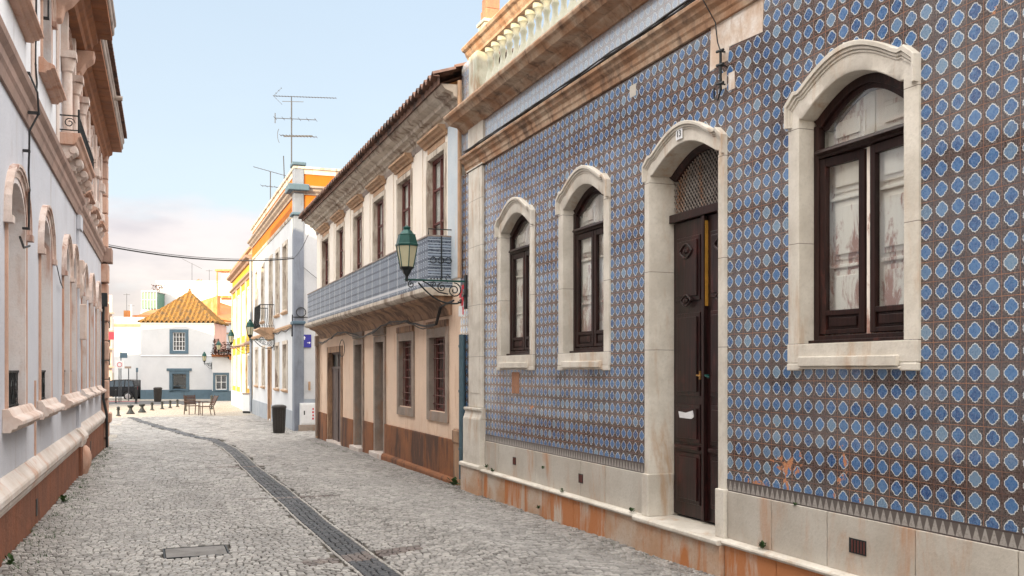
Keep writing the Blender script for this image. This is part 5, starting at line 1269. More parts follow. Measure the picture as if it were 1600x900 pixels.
# cables on left house
rr = random.Random(8); m = MB(FL)
def drop(s, z0, z1, o=.03, r=.012):
    pts = []; z = z0; 
    while z > z1: pts.append((s+rr.uniform(-.03, .03), o+rr.uniform(0, .02)+(.10 if 4.5 < z < 5.0 else 0), z)); z -= .22
    m.tube(pts, r, 5)
    for p in pts[::2]: m.box(p[0]-.03, p[0]+.03, 0, p[1]+.012, p[2]-.012, p[2]+.012)
drop(12.85, 7.2, 4.98, .03); solo(m.build('wall_cable', 'cable'), 'black cable clipped straight down the upper white wall of the left house', 'cable'); m = MB(FL)
drop(13.9, 7.25, 6.35, .05); solo(m.build('wall_cable', 'cable'), 'short kinked black cable hanging under the left eaves beside the second upper window', 'cable'); m = MB(FL)
drop(12.0, 5.1, 3.15, .05); m.tube([(12.0, .07, 3.15), (11.6, .06, 3.08), (11.0, .10, 3.12)], .013, 5)
solo(m.build('wall_cable', 'cable'), 'black cable crossing the brown string course down to the nearest arched window', 'cable')
m = MB(FL); m.tube([(14.95, .04, 3.35), (15.6, .05, 3.05), (16.1, .04, 3.0)], .008, 4); solo(m.build('wall_cable', 'cable'), 'thin sagging wire between the second arched window and the paired windows', 'cable')
# overhead wire
P0 = FL(27.7, .1, 5.05); P1 = FW(33.0, .1, 5.55); m = MB()
for dz_, r in ((0, .020), (.05, .009)):
    m.tube([tuple(P0.lerp(P1, t/24) + Vector((0, 0, dz_ - .20*4*(t/24)*(1-t/24)))) for t in range(25)], r, 5)
P2 = FS(1.6, .05, 4.3); m.tube([tuple(P1.lerp(P2, t/8)+Vector((0, -.05, -.08*4*(t/8)*(1-t/8)))) for t in range(9)], .010, 4)
P2 = FB(28.8, .3, 5.8); m.tube([tuple(P1.lerp(P2, t/8)+Vector((0, 0, -.1*4*(t/8)*(1-t/8)))) for t in range(9)], .008, 4)
solo(m.build('overhead_wire', 'cable'), 'dark overhead wire sagging across the street between the houses', 'wire')

# ------------------------------------------------------------------ street lamps
def make_lantern_parts(par, fr, ax, z):
    """lantern hanging point at (ax, 0), base height z; about .70 tall"""
    n = 6; rot = math.pi/6
    m = MB(fr); m.lathe(ax, 0, [(.02, z-.06), (.035, z-.03), (.06, z), (.075, z+.04), (.11, z+.07), (.115, z+.09)], n, rot); m.build('lantern_base', 'iron', par)
    m = MB(fr); m.lathe(ax, 0, [(.098, z+.092), (.158, z+.40)], n, rot); m.build('lantern_glass', 'lampglass', par)
    m = MB(fr)
    for k in range(n):
        q = 2*math.pi*k/n+rot; m.tube([(ax+.103*math.cos(q), .103*math.sin(q), z+.085), (ax+.165*math.cos(q), .165*math.sin(q), z+.41)], .009, 4)
    m.build('lantern_ribs', 'greeniron', par)
    m = MB(fr); m.lathe(ax, 0, [(.17, z+.40), (.178, z+.41), (.178, z+.43), (.165, z+.44), (.135, z+.56), (.138, z+.575), (.11, z+.585), (.075, z+.63), (.05, z+.655), (.062, z+.67), (.062, z+.69), (.03, z+.70), (.012, z+.715)], n, rot); m.build('lantern_roof', 'greeniron', par)
def make_lamp():
    """wall bracket lamp: wall plane at x=0, arm along +x, arm height 0"""
    t = thing('street_lamp', (0, 0, 0), 'x', 'street lamp', 'wall bracket street lamps')
    m = MB(); m.box(.0, .03, -.05, .05, -.42, .10); m.build('wall_plate', 'iron', t, bevel=.005)
    m = MB(); m.box(.03, .98, -.014, .014, -.014, .014)
    m.build('arm', 'greeniron', t, bevel=.003)
    m = MB()
    arc = [(.03+.62*math.sin(a), 0, -.38+.36*(1-math.cos(a))) for a in [math.pi/2*i/14 for i in range(15)]]
    arc = [(.04, 0, -.20), (.06, 0, -.30)] + [(.05+.72*(i/14), 0, -.32+.0-(.06*math.sin(i/14*math.pi*.9))+.30*(i/14)**2.2) for i in range(2, 15)]
    m.tube(arc, .013, 6)
    def spiral(cx, cz, r0, turns, ph, sg=1, r=.010):
        N = int(turns*14); m.tube([(cx+r0*(1-i/N*.82)*math.cos(ph+sg*i/14*2*math.pi), 0, cz+r0*(1-i/N*.82)*math.sin(ph+sg*i/14*2*math.pi)) for i in range(N+1)], r, 5)
    spiral(.20, -.14, .115, 1.9, math.pi/2); spiral(.40, -.10, .07, 1.5, math.pi/2, -1); spiral(.53, -.06, .045, 1.3, 0, 1, .008); spiral(.10, -.30, .04, 1.2, 0, -1, .008)
    spiral(.88, -.07, .055, 1.4, math.pi/2, -1, .009)
    m.tube([(.30, 0, -.20), (.45, 0, -.17), (.62, 0, -.05), (.70, 0, -.015)], .011, 5)
    m.tube([(.31, 0, -.02), (.34, 0, .05), (.30, 0, .10), (.27, 0, .06)], .008, 5)
    for k in range(4): m.lathe(.42+k*.05, 0, [(.0, .015), (.016, .028), (.0, .05)], 6)
    m.build('scrolls', 'iron', t)
    make_lantern_parts(t, IDF, .95, .10)
    m = MB(); m.tube([(.95, 0, -.03), (.95, 0, .06)], .022, 8); m.build('holder', 'iron', t)
    return t
lamp = make_lamp()
def put_lamp(o, fr, s, z, label, off=0.0, ang=0.0, sc_=1.0):
    p = fr(s, off, z); o.location = p; n = fr.n; o.rotation_euler.z = math.atan2(n.y, n.x)+ang; o['label'] = label; o.scale = (sc_,)*3
put_lamp(lamp, FR, 13.95, 3.11, 'big green topped lantern on a scrolled bracket at the corner of the tiled house', .035)
for s, z, lab in ((39.05, 2.95, 'green lantern on the white house beside its small balcony'), (48.9, 2.92, 'lantern on the front of the yellow house')):
    put_lamp(copy_tree(lamp), FW, s, z, lab, .03)
lf = copy_tree(lamp)

# ------------------------------------------------------------------ FAR HOUSES (around camera depth 66-90 m)
def far_frame(px, zc, twist=0.0):
    """frame whose wall runs to the viewer's right and faces the viewer"""
    a = -YAW + R(twist)
    d = Vector((math.cos(a), math.sin(a), 0)); n = Vector((math.sin(a), -math.cos(a), 0))
    return FrameV(at(px, zc), d, n)
FH = far_frame(220, 66.6, 7)
fh = thing('corner_house', FH(2.5, 0, -.4), 'small white corner house with blue grey trim and a pyramid tile roof', 'house')
W_, D_ = 4.98, 4.9
H = lambda c, hw, z0, z1: hole(c, hw, z0, z1)
m = MB(FH); m.sheet(0, W_, -.5, 5.05, [H(2.58, .42, 3.08, 4.40), H(2.60, .50, .35, 1.50)]); m.build('front_wall', 'white', fh)
m = MB(FH); m.add([(0, 0, -.5), (0, -D_, -.5), (W_, -D_, -.5), (W_, 0, -.5), (0, 0, 5.05), (0, -D_, 5.05), (W_, -D_, 5.05), (W_, 0, 5.05)], [(0, 1, 5, 4), (1, 2, 6, 5), (4, 5, 6, 7)]); m.build('rear_walls', 'white', fh)
m = MB(FH); m.add([(W_, 0, -.5), (W_, -D_, -.5), (W_, -D_, 5.05), (W_, 0, 5.05)], [(0, 1, 2, 3)]); m.build('pink_side_wall', 'pinkwall', fh)
rect_window(fh, FH, 2.58, .42, 3.10, 4.38, sur='bluegrey', sw=.22, rev=.06, frame='signwhite', back='darkpane', nx=4, zs=(3.42, 3.74, 4.06), fw=.045, label='upper window with white glazing bars in a blue grey surround')
rect_window(fh, FH, 2.60, .48, .38, 1.48, sur='bluegrey', sw=.20, rev=.08, frame='bluegrey', back='darkpane', nx=1, zs=(.62,), fw=.04, label='lower dark window with blue grey surround')
m = MB(FH); m.box(-.02, W_+.02, -.01, .03, -.5, .36); m.build('dado', 'bluegrey', fh)
m = MB(FH); m.box(1.75, 3.45, .0, .06, 1.68, 1.86); m.build('window_cornice', 'bluegrey', fh, bevel=.01)
m = MB(FH); m.mould([(0, 2.70), (.03, 2.70), (.03, 2.75), (0, 2.78)], 0, W_); m.mould([(0, 4.92), (.04, 4.92), (.10, 5.0), (.14, 5.05), (0, 5.06)], 0, W_); m.build('mouldings', 'white', fh)
# pyramid roof with courses of round tiles
ap = (W_/2+.30, -D_/2, 7.45)
cs_ = [(-.2, .14), (W_+.14, .14), (W_+.14, -D_-.2), (-.2, -D_-.2)]
m = MB(FH)
for k in range(4):
    a, b_ = cs_[k], cs_[(k+1) % 4]; n = 17; per = 6
    rows = []
    for r in range(9):
        for lip in (0, 1):
            t = min((r+lip)/9, .995); row = []
            for i in range(n*per+1):
                u = i/(n*per); q = (u*n) % 1; ee = a[0]+(b_[0]-a[0])*u; ff = a[1]+(b_[1]-a[1])*u
                # keep tiles running up the slope: clip u to the narrowing triangle
                uc = min(max(u, t/2), 1-t/2)
                ee = a[0]+(b_[0]-a[0])*uc; ff = a[1]+(b_[1]-a[1])*uc
                mid = ((a[0]+b_[0])/2, (a[1]+b_[1])/2)
                x = ee+(ap[0]-mid[0])*t; y = ff+(ap[1]-mid[1])*t
                z = 5.10+(7.45-5.10)*t**1.08 + .085*math.sin(q*2*math.pi)*(1 if t/2 < u < 1-t/2 else 0) + (.03 if lip == 0 else 0)
                row.append((x, y, z))
            rows.append(row)
    m.strip(rows)
rf = m.build('roof', 'pyramid', fh); q = MB(FH); q.lathe(ap[0], ap[1], [(.14, 7.36), (.16, 7.44), (.06, 7.56), (.10, 7.62), (0, 7.7)], 8); q.build('finial', 'terra', rf)
# annex with roof terrace
FA = far_frame(331, 66.2, 7)
an = thing('annex_house', FA(1, 0, -.4), 'low white annex with blue grey window and planted roof terrace beside the corner house', 'house')
m = MB(FA); m.sheet(.02, 1.62, -.5, 2.72, [H(.62, .40, .35, 1.42)]); m.build('front_wall', 'white', an)
m = MB(FA); m.add([(.02, 0, -.5), (.02, -4, -.5), (1.62, -4, -.5), (1.62, 0, -.5), (.02, 0, 2.72), (.02, -4, 2.72), (1.62, -4, 2.72), (1.62, 0, 2.72)], [(0, 1, 5, 4), (1, 2, 6, 5), (2, 3, 7, 6), (4, 5, 6, 7)]); m.build('rear_walls', 'white', an)
rect_window(an, FA, .62, .38, .38, 1.40, sur='bluegrey', sw=.16, rev=.06, frame='signwhite', back='darkpane', nx=2, zs=(.9,), fw=.05, label='annex window with white cross bars')
m = MB(FA); m.box(.0, 1.64, -.01, .03, -.5, .30); m.build('dado', 'bluegrey', an)
m = MB(FA); m.mould([(0, 2.66), (.12, 2.68), (.14, 2.80), (0, 2.82)], .0, 1.66); m.box(1.2, 1.66, 0, .18, 2.45, 2.68); m.build('terrace_edge', 'terra', an)
m = MB(FA)
for k in range(18): m.tube([(.05+k*.09, .05, 2.82), (.05+k*.09, .05, 3.5)], .012, 4)
m.tube([(.02, .05, 3.5), (1.62, .05, 3.5)], .02, 4); m.build('terrace_railing', 'iron', an)
M['dryleaf'] = plain('dark_red_foliage', (0.10, 0.032, 0.020), 0.8, 0, 0.6)
def foliage(fr, boxes, n, size, mat, name, label, cat, rs=1, group=None):
    r_ = random.Random(rs); m = MB(fr)
    for (s0, s1, o0, o1, z0, z1) in boxes:
        for k in range(n):
            c = Vector((r_.uniform(s0, s1), r_.uniform(o0, o1), z0+(z1-z0)*r_.random()**1.2)); a = Vector((r_.uniform(-1, 1), r_.uniform(-1, 1), r_.uniform(-1, 1))).normalized()*size*r_.uniform(.6, 1.3); b_ = a.orthogonal().normalized()*size*.5
            m.add([tuple(c-a), tuple(c+b_), tuple(c+a), tuple(c-b_)], [(0, 1, 2, 3)])
    return solo(m.build(name, mat), label, cat, group)
foliage(FA, [(.0, 1.6, .0, .35, 2.75, 3.25), (.5, 1.6, -.3, .3, 2.9, 3.7), (.1, .5, -.2, .2, 2.9, 3.9)], 260, .07, 'dryleaf', 'terrace_plants', 'dark reddish climbing plant along the annex terrace railing', 'plant', 3)
o = lf; o.location = FH(W_-.12, .03, 2.20); o.rotation_euler.z = math.atan2(FH.n.y, FH.n.x)-R(24); o['label'] = 'lantern at the right corner of the small corner house'
l2 = copy_tree(lamp); l2.location = FA(1.15, .05, 2.95); l2.rotation_euler.z = math.atan2(FA.n.y, FA.n.x)-R(35); l2['label'] = 'lantern in front of the planted annex terrace'

# low white building left of corner house
FLW = far_frame(171, 70.5, 5)
lw = thing('white_building', FLW(1.2, 0, -.4), 'low flat white building with a brown band left of the corner house', 'building')
m = MB(FLW); m.sheet(.35, 4.2, -.5, 5.62); m.build('front_wall', 'white', lw)
m = MB(FLW); m.add([(.35, 0, -.5), (.35, -8, -.5), (4.2, -8, -.5), (4.2, 0, -.5), (.35, 0, 5.6), (.35, -8, 5.6), (4.2, -8, 5.6), (4.2, 0, 5.6)], [(0, 1, 5, 4), (1, 2, 6, 5), (2, 3, 7, 6), (4, 5, 6, 7)]); m.build('rear_walls', 'white', lw)
m = MB(FLW); m.mould([(0, 4.96), (.06, 4.96), (.10, 5.06), (.10, 5.16), (0, 5.2)], .33, 4.2); m.build('brown_band', 'hood', lw); m = MB(FLW); m.mould([(0, 5.5), (.08, 5.52), (.08, 5.62), (0, 5.66)], .33, 4.2); m.build('coping', 'white', lw)
m = MB(FLW); m.box(3.0, 3.6, 0, .01, 3.0, 3.04); m.build('wire_clip', 'greystone', lw)
# sliver of shop building far left
FSH = far_frame(150, 74, 24)
sh = thing('shop_building', FSH(.5, 0, -.4), 'narrow glimpse of a tall pink brown shop building behind the left corner', 'building')
m = MB(FSH); m.box(-4, 1.15, -5, 0, -.5, 7.6); m.build('wall', 'palepink', sh)
m = MB(FSH)
for z in (1.9, 3.3, 4.7, 6.1): m.box(-3, 1.3, 0, .5, z, z+.12)
m.build('ledges', 'greystone', sh)
m = MB(FSH)
for z in (.2, 2.1, 3.6, 5.0): m.box(.2, 1.0, 0, .03, z, z+1.0)
m.build('window', 'darkpane', sh)
m = MB(FSH); m.box(.7, 1.28, .51, .56, 4.1, 4.7); solo(m.build('shop_sign', 'signred'), 'small red hanging shop sign behind the left house corner', 'sign')
# big white building behind
FT = far_frame(245, 86, 4)
tb = thing('white_block', FT(3, 0, -.4), 'big sunlit white flat roofed block rising behind the corner house', 'building')
m = MB(FT); m.box(0, 6.9, -10, 0, -.5, 9.75); m.box(5.0, 6.9, 0, 3.0, -.5, 8.0); m.build('wall', 'white', tb, bevel=.02)
m = MB(FT); m.mould([(0, 9.70), (.08, 9.70), (.10, 9.80), (0, 9.80)], -.05, 6.95); m.box(-.05, .0, -10, 0.1, 9.6, 9.8); m.build('coping', 'cream', tb)
m = MB(FT); m.box(5.25, 6.2, 3.0, 3.02, 6.65, 7.3); wv = m.build('window', 'hood', tb); m = MB(FT); m.box(5.32, 6.13, 3.02, 3.03, 6.72, 7.23); m.build('pane', 'oldwood', wv)
m = MB(FT)
for k in range(5): m.box(3.2+k*.12, 3.27+k*.12, -1, -.9, 9.8, 9.95+.06*(k % 3))
m.build('chimney_pots', 'terra', tb, bevel=.01)
# glazed roof room
FG = far_frame(221, 84, 0)
gr_ = thing('roof_conservatory', FG(.7, 0, 6.8), 'green glazed roof room above the terracotta roofs', 'conservatory')
m = MB(FG); m.box(.06, 1.30, -2, 0, 7.15, 8.55); m.build('glazing', 'greenglass', gr_)
m = MB(FG)
for k in range(6): m.box(k*.262, k*.262+.05, -.02, .04, 7.05, 8.6)
m.box(0, 1.36, -2.1, .06, 8.6, 8.75); m.box(0, 1.36, -2.1, .05, 6.9, 7.05); m.box(0, 1.36, 0, .045, 7.9, 7.95); m.build('frame', 'white', gr_)
m = MB(FG); m.box(-.1, 1.5, -2.5, -.05, 2, 6.9); m.build('base', 'white', gr_)
foliage(FG, [(.8, 1.7, -1, -.2, 8.75, 9.3)], 120, .09, 'dryleaf', 'roof_plants', 'dark plants on top of the green glazed roof room', 'plant', 6)
# terracotta roofs in middle distance
FQ = far_frame(185, 77, 0)
tr = thing('terracotta_house', FQ(3, 0, -.4), 'house with sloping terracotta roof and chimney behind the low white building', 'house')
m = MB(FQ); m.box(0, 9.0, -6, -1.5, -.5, 6.0); m.build('wall', 'orangewall', tr)
m = MB(FQ); m.add([(.1, -1.0, 5.75), (4.2, -1.0, 6.1), (4.2, -5, 7.2), (.6, -5, 6.9), (.1, -1, 5.65), (4.2, -1, 6.0)], [(0, 1, 2, 3), (0, 1, 5, 4)]); m.add([(7.4, -1.0, 6.0), (9.6, -1.0, 5.55), (9.6, -5, 6.6), (5.6, -5, 7.9), (5.6, -1.2, 6.75)], [(0, 1, 2, 3, 4)])
m.build('roof', 'terra', tr)
m = MB(FQ); m.prism([(5.4, 5.0), (7.55, 5.0), (7.55, 7.85), (5.4, 7.15)], -2.2, -1.4); m.build('gable_wall', 'orangewall', tr)
m = MB(FQ); m.box(3.95, 4.35, -2.6, -2.2, 6.2, 7.45); m.box(3.85, 4.45, -2.7, -2.1, 7.45, 7.60); m.build('chimney', 'terra', tr, bevel=.02)
m = MB(FQ); m.box(0.1, .5, -1.2, -.8, 5.6, 6.6); m.box(.6, 3.8, -1.55, -1.35, 6.0, 6.25); m.build('parapet', 'orangewall', tr)
# white house with sloping band right of the corner house (behind annex)
FK = far_frame(329, 74, 0)
rk = thing('rear_white_house', FK(1.5, 0, -.4), 'white wall with orange copings between the corner house and the yellow house', 'house')
m = MB(FK); m.box(0, 3.4, -4, 0, -.5, 5.3); m.build('wall', 'white', rk)
m = MB(FK); m.mould([(0, 5.3), (.1, 5.3), (.14, 5.42), (0, 5.45)], 0, 3.4); m.mould([(0, 4.55), (.06, 4.55), (.06, 4.62), (0, 4.64)], 0, 3.4); m.build('coping', 'hood', rk)
# rooftop tank cage
FC = far_frame(344, 82, 0)
tc = thing('roof_turret', FC(.5, 0, 7), 'cream rooftop turret with balcony cages beside the yellow house', 'turret')
m = MB(FC); m.box(.1, 1.6, -2, 0, 5.5, 10.2); m.build('wall', 'cream', tc)
m = MB(FC); m.box(-.3, 1.0, -.5, .5, 10.2, 10.35); m.box(-.2, -.1, .3, .4, 8.0, 10.2); m.box(-.25, 1.2, 0, .5, 7.9, 8.1); m.box(-.1, 1.2, 0, .5, 6.4, 6.55); m.build('platforms', 'orangewall', tc)
# unseen blocks added to shade the corner house and the white house
nb = thing('square_shade_block', (-9, 61, -.4), 'unseen white block added west of the square to shade the corner house', 'house')
m = MB(); m.box(-16, -3.2, 57.5, 65.0, -.5, 6.7); m.build('wall', 'white', nb)
m = MB(); m.box(-16.2, -3.0, 57.3, 65.2, 6.7, 6.85); m.build('cornice', 'hood', nb)
nb = thing('side_street_shade_block', (-9, 31, -.4), 'unseen tall block added behind the lavender house to shade the white house', 'house')
m = MB(); m.box(-14, -1.9, 27.9, 34.0, -.6, 9.6); m.build('wall', 'leftwhite', nb)
m = MB(); m.box(-14.2, -1.7, 27.88, 34.2, 9.6, 9.8); m.build('cornice', 'greycornice', nb)

# ------------------------------------------------------------------ road beyond the square
def rd_pt(px, zc): p = at(px, zc); return p
m = MB(); z = -.40
a = at(120, 58); b_ = at(292, 58.5); c = at(330, 65.8); d_ = at(120, 66)
m.add([(p.x, p.y, z+.004) for p in (a, b_, c, d_)], [(0, 1, 2, 3)]); tag(m.build('road', 'asphalt'), kind='structure')
FP = far_frame(120, 66.0, 5)
m = MB(FP); m.box(-8, 12.6, -6, .0, -.46, -.30); tag(m.build('far_pavement', 'kerb', bevel=.02), kind='structure')
FP2 = far_frame(120, 57.6, 2)
m = MB(FP2); m.box(-8, 6.2, -.25, 0, -.46, -.35); tag(m.build('kerb', 'kerb', bevel=.02), kind='structure')
FP3 = far_frame(165, 65.2, 3)
m = MB(FP3); m.box(-5, 2.3, 0, .5, -.396, -.388); tag(m.build('red_lane_marking', 'redpaint'), kind='structure')
m = MB(); m.add([(-14, 57.95, -.398), (12, 54.5, -.398), (12, 80, -.398), (-14, 80, -.398)], [(0, 1, 2, 3)]); tag(m.build('square_floor', 'far'), kind='structure')

# ------------------------------------------------------------------ small street things
def bollard(p, label, s=1.0, shape=0):
    t = thing('bollard', p, label, 'bollard', 'iron bollards along the square')
    prof = [(.10, 0), (.105, .03), (.075, .05), (.055, .10), (.045, .26), (.05, .30), (.075, .31), (.075, .335), (.05, .345), (.07, .40), (.05, .45), (.0, .47)] if shape == 0 else [(.17, 0), (.175, .05), (.14, .08), (.07, .22), (.065, .30), (.11, .33), (.14, .40), (.12, .44), (.0, .47)]
    F = FrameV(p, (1, 0, 0), (0, 1, 0))
    m = MB(F); m.lathe(0, 0, [(r*s*1.15, z_*s) for r, z_ in prof], 10); m.build('post', 'iron', t, smooth=True)
    m = MB(F); m.lathe(0, 0, [(.13*s, -.02), (.13*s, .015)], 10); m.build('foot', 'greystone', t)
for px, yb, sh_, lab in ((184.8, 650.7, 0, 'slim iron bollard nearest the left house, first of the row'), (204, 646.7, 1, 'first of two stout flared bollards at the start of the dark stone line'), (221.9, 644.5, 1, 'second stout flared bollard, right of the dark stone line'),
                         (237.6, 641.3, 0, 'fourth bollard of the row, under the black bin'), (253.3, 639.5, 0, 'fifth bollard of the row, right of the black bin'), (265.9, 637.9, 0, 'sixth bollard of the row, left of the benches'), (277.3, 636, 0, 'last small bollard before the wooden chairs')):
    zc = 2.15*F_PX/(yb-578); p = at(px, zc); p.z = gz(p.y)+.0; bollard(p, lab, .98, sh_)
def post(px, zc, h_, label, r=.05):
    p = at(px, zc); p.z = -.40; t = thing('post', p, label, 'post', 'thin black posts'); F = FrameV(p, (1, 0, 0), (0, 1, 0))
    m = MB(F); m.lathe(0, 0, [(r*1.5, 0), (r*1.5, .06), (r, .1), (r, h_-.12), (r*1.4, h_-.1), (r*1.4, h_-.05), (r*.6, h_)], 8); m.build('shaft', 'iron', t)
post(290, 50, .78, 'thin black post behind the left wooden chair'); post(330.5, 52, .78, 'thin black post behind the right wooden chair')
post(181, 62, .9, 'thin post in front of the black car bonnet', .04); post(212.5, 61, 1.1, 'thin post at the back of the black car', .06)
# bins
def bin_(p, r, h_, label, mat='plastic', square=False):
    t = thing('litter_bin', p, label, 'bin'); F = FrameV(p, (CA, -SA, 0), (SA, CA, 0)); m = MB(F)
    if square:
        m.box(-r, r, -r, r, .10, h_*.93); m.build('body', mat, t, bevel=.02); m = MB(F); m.box(-r*1.08, r*1.08, -r*1.08, r*1.08, h_*.93, h_); m.build('lid', 'greystone', t, bevel=.02); m = MB(F); m.box(-r*.9, r*.9, -r*.9, r*.9, -.03, .10); m.build('foot', 'iron', t)
    else:
        m.lathe(0, 0, [(r*.82, 0), (r*.84, .04), (r*.98, h_*.88)], 18); m.build('body', mat, t, smooth=True)
        m = MB(F); m.lathe(0, 0, [(r*1.04, h_*.86), (r*1.07, h_*.885), (r*1.07, h_*.93), (r*1.0, h_*.96), (r*.6, h_)], 18); m.build('lid', mat, t, smooth=True)
        m = MB(F)
        for k in range(16): q = math.pi*2*k/16; m.tube([(r*.83*math.cos(q), r*.83*math.sin(q), .06), (r*.965*math.cos(q), r*.965*math.sin(q), h_*.84)], .012, 4)
        m.build('slats', mat, t)
p = at(436, 31.3); p.z = gz(p.y); bin_(p, .225, .93, 'dark brown round litter bin beside the grey corner pilaster')
p = at(387, 47.5); p.z = gz(p.y); bin_(p, .21, 1.0, 'pale grey square bin against the yellow house', 'signwhite', True)
p = at(246.5, 64.2); p.z = -.40; bin_(p, .27, 1.0, 'black litter bin in front of the corner house')
# wooden chairs
def chair(p, ang, label, recl=.25):
    t = thing('wooden_chair', p, label, 'chair', 'slatted street chairs')
    d = Vector((math.cos(ang), math.sin(ang), 0)); F = FrameV(p, d, Vector((-d.y, d.x, 0)))
    m = MB(F)
    for k in range(6): m.box(-.28, .28, -.26+k*.09, -.19+k*.09, .40, .43)
    m.build('seat', 'slat', t)
    m = MB(F)
    for k in range(6):
        z0 = .47+k*.075; y0 = .30+recl*(z0-.43); m.add([(-.28, y0, z0), (.28, y0, z0), (.28, y0+.02, z0), (-.28, y0+.02, z0), (-.28, y0+recl*.06, z0+.06), (.28, y0+recl*.06, z0+.06), (.28, y0+.02+recl*.06, z0+.06), (-.28, y0+.02+recl*.06, z0+.06)], [(0, 1, 5, 4), (2, 3, 7, 6), (0, 4, 7, 3), (1, 2, 6, 5), (4, 5, 6, 7), (0, 3, 2, 1)])
    m.build('backrest', 'slat', t)
    for sx in (-.27, .27):
        for sy in (-.24, .28):
            q = MB(F); q.tube([(sx, sy, 0), (sx, sy*.95, .40)] if sy < 0 else [(sx, sy+.08, 0), (sx, sy, .42), (sx, sy+.05+recl*.45, .93)], .022, 6); q.build('leg', 'slat', t)
        q = MB(F); q.box(sx-.03, sx+.03, -.26, .32, .60, .63); q.tube([(sx, -.22, .42), (sx, -.22, .60)], .018, 5); q.build('armrest', 'slat', t)
p = at(301, 46.0); p.z = gz(p.y); chair(p, R(20), 'left slatted wooden chair facing the camera', .15)
p = at(321, 45.0); p.z = gz(p.y); chair(p, R(-75), 'right slatted wooden chair seen from its side, leaning back', .45)
# traffic signs near the left building
def signpost(px, zc, h_, items, label):
    p = at(px, zc); p.z = -.40; t = thing('signpost', p, label, 'sign'); F = FrameV(p, (CA, -SA, 0), (SA, CA, 0)); m = MB(F); m.tube([(0, 0, 0), (0, 0, h_)], .035, 8); m.build('pole', 'antenna', t)
    for (s0, s1, z0, z1, mt) in items: MB(F).box(s0, s1, -.06, -.04, z0, z1).build('plate', mt, t, bevel=.005)
    return t, F
t, F = signpost(186, 63, 2.7, [(-.20, .32, 2.25, 2.75, 'signwhite')], 'white rectangular road sign on a pole above the black car')
m = MB(F); m.tube([(.06+.15*math.cos(q*.5), -.065, 2.5+.15*math.sin(q*.5)) for q in range(14)], .02, 4); m.build('red_ring', 'signred', t)
t, F = signpost(189, 64, 3.35, [(-.05, .45, 2.95, 3.30, 'bluegrey')], 'dark rectangular traffic sign seen above the white sign')
t, F = signpost(201, 65.8, 2.4, [(-.25, .2, 2.25, 2.4, 'greystone')], 'thin grey pole with small plate behind the car roof')
t, F = signpost(214, 65.4, 2.3, [(-.05, .1, 2.0, 2.3, 'bluegrey')], 'short dark pole behind the tail of the car')
# car: dark hatchback side-on, nose to the left
cp = at(191, 67.3); cp.z = -.40
car = thing('parked_car', cp, 'black car seen side on past the left house corner', 'car')
FCAR = FrameV(cp, (CA, -SA, 0), (SA, CA, 0))
prof = [(-2.4, .28), (-2.45, .55), (-2.38, .75), (-1.9, .86), (-1.35, .93), (-.70, 1.36), (-.35, 1.46), (.6, 1.50), (1.1, 1.44), (1.25, 1.05), (1.30, .70), (1.28, .28)]
def wheel_cut(pr, cx, r):
    return pr
low_ = []
def arch_row(cx, r): return [(cx+r*math.cos(math.pi*i/8), .28+r*math.sin(math.pi*i/8)*.95) for i in range(9)]
poly = prof + arch_row(.75, .36) + arch_row(-1.6, .36)
m = MB(FCAR)
n = len(poly)
def inset(z_): return 0 if z_ < .9 else (z_-.9)*.28
ring0 = [(s, -.85+inset(z_), z_) for s, z_ in poly]; ring1 = [(s, .85-inset(z_), z_) for s, z_ in poly]
tris = tessellate_polygon([[Vector((s, z_, 0)) for s, z_ in poly]])
m.add(ring0+ring1, [(i, (i+1) % n, n+(i+1) % n, n+i) for i in range(n)] + [tuple(t) for t in tris] + [tuple(n+i for i in t) for t in tris])
m.build('body', 'carpaint', car, bevel=.03)
def side_poly(m, pts, off):
    m.add([(s, -.85+inset(z_)-off, z_) for s, z_ in pts], [tuple(range(len(pts)))])
M['carglass'] = plain('car_glass', (0.05, 0.07, 0.09), 0.08, 0, 0.1, spec=.8)
for pts in ([(-1.2, .97), (-.68, 1.31), (-.28, 1.39), (-.28, .98)], [(-.2, .98), (-.2, 1.40), (.45, 1.42), (.45, .98)], [(.53, .98), (.53, 1.42), (1.0, 1.37), (1.12, 1.0)]):
    q = MB(FCAR); side_poly(q, pts, .006); q.build('side_window', 'carglass', car)
q = MB(FCAR); q.add([(-1.34, -.62, .95), (-1.34, .62, .95), (-.72, .55, 1.365), (-.72, -.55, 1.365)], [(0, 1, 2, 3)]); q.build('windscreen', 'carglass', car)
FWL = FrameV(cp, (CA, -SA, 0), (SA, CA, 0))
for cx in (-1.6, .75):
    for oy in (-.80, .80):
        q = MB(FCAR); k = 16
        for r0, o_, mt in ((.31, .10, 'rubber'),):
            ring = lambda r, o: [(cx+r*math.cos(2*math.pi*i/k), oy+o, .31+r*math.sin(2*math.pi*i/k)) for i in range(k+1)]
            q.strip([ring(0.0, -.09), ring(.27, -.09), ring(.31, -.06), ring(.31, .06), ring(.27, .09), ring(0, .09)])
        wv = q.build('wheel', 'rubber', car, smooth=True)
        q = MB(FCAR); ring = lambda r, o: [(cx+r*math.cos(2*math.pi*i/k), oy+o, .31+r*math.sin(2*math.pi*i/k)) for i in range(k+1)]
        sgn = -1 if oy < 0 else 1
        q.strip([ring(.01, sgn*.10), ring(.17, sgn*.098), ring(.19, sgn*.092)]); q.build('rim', 'chrome', wv)
for oy in (-.55, .55):
    q = MB(FCAR); q.box(-2.44, -2.36, oy-.18, oy+.18, .60, .74); q.build('headlight', 'chrome', car, bevel=.01)
    q = MB(FCAR); q.box(1.25, 1.31, oy-.12+(.1 if oy > 0 else -.1), oy+.12+(.1 if oy > 0 else -.1), .78, 1.0); q.build('tail_light', 'signred', car, bevel=.01)
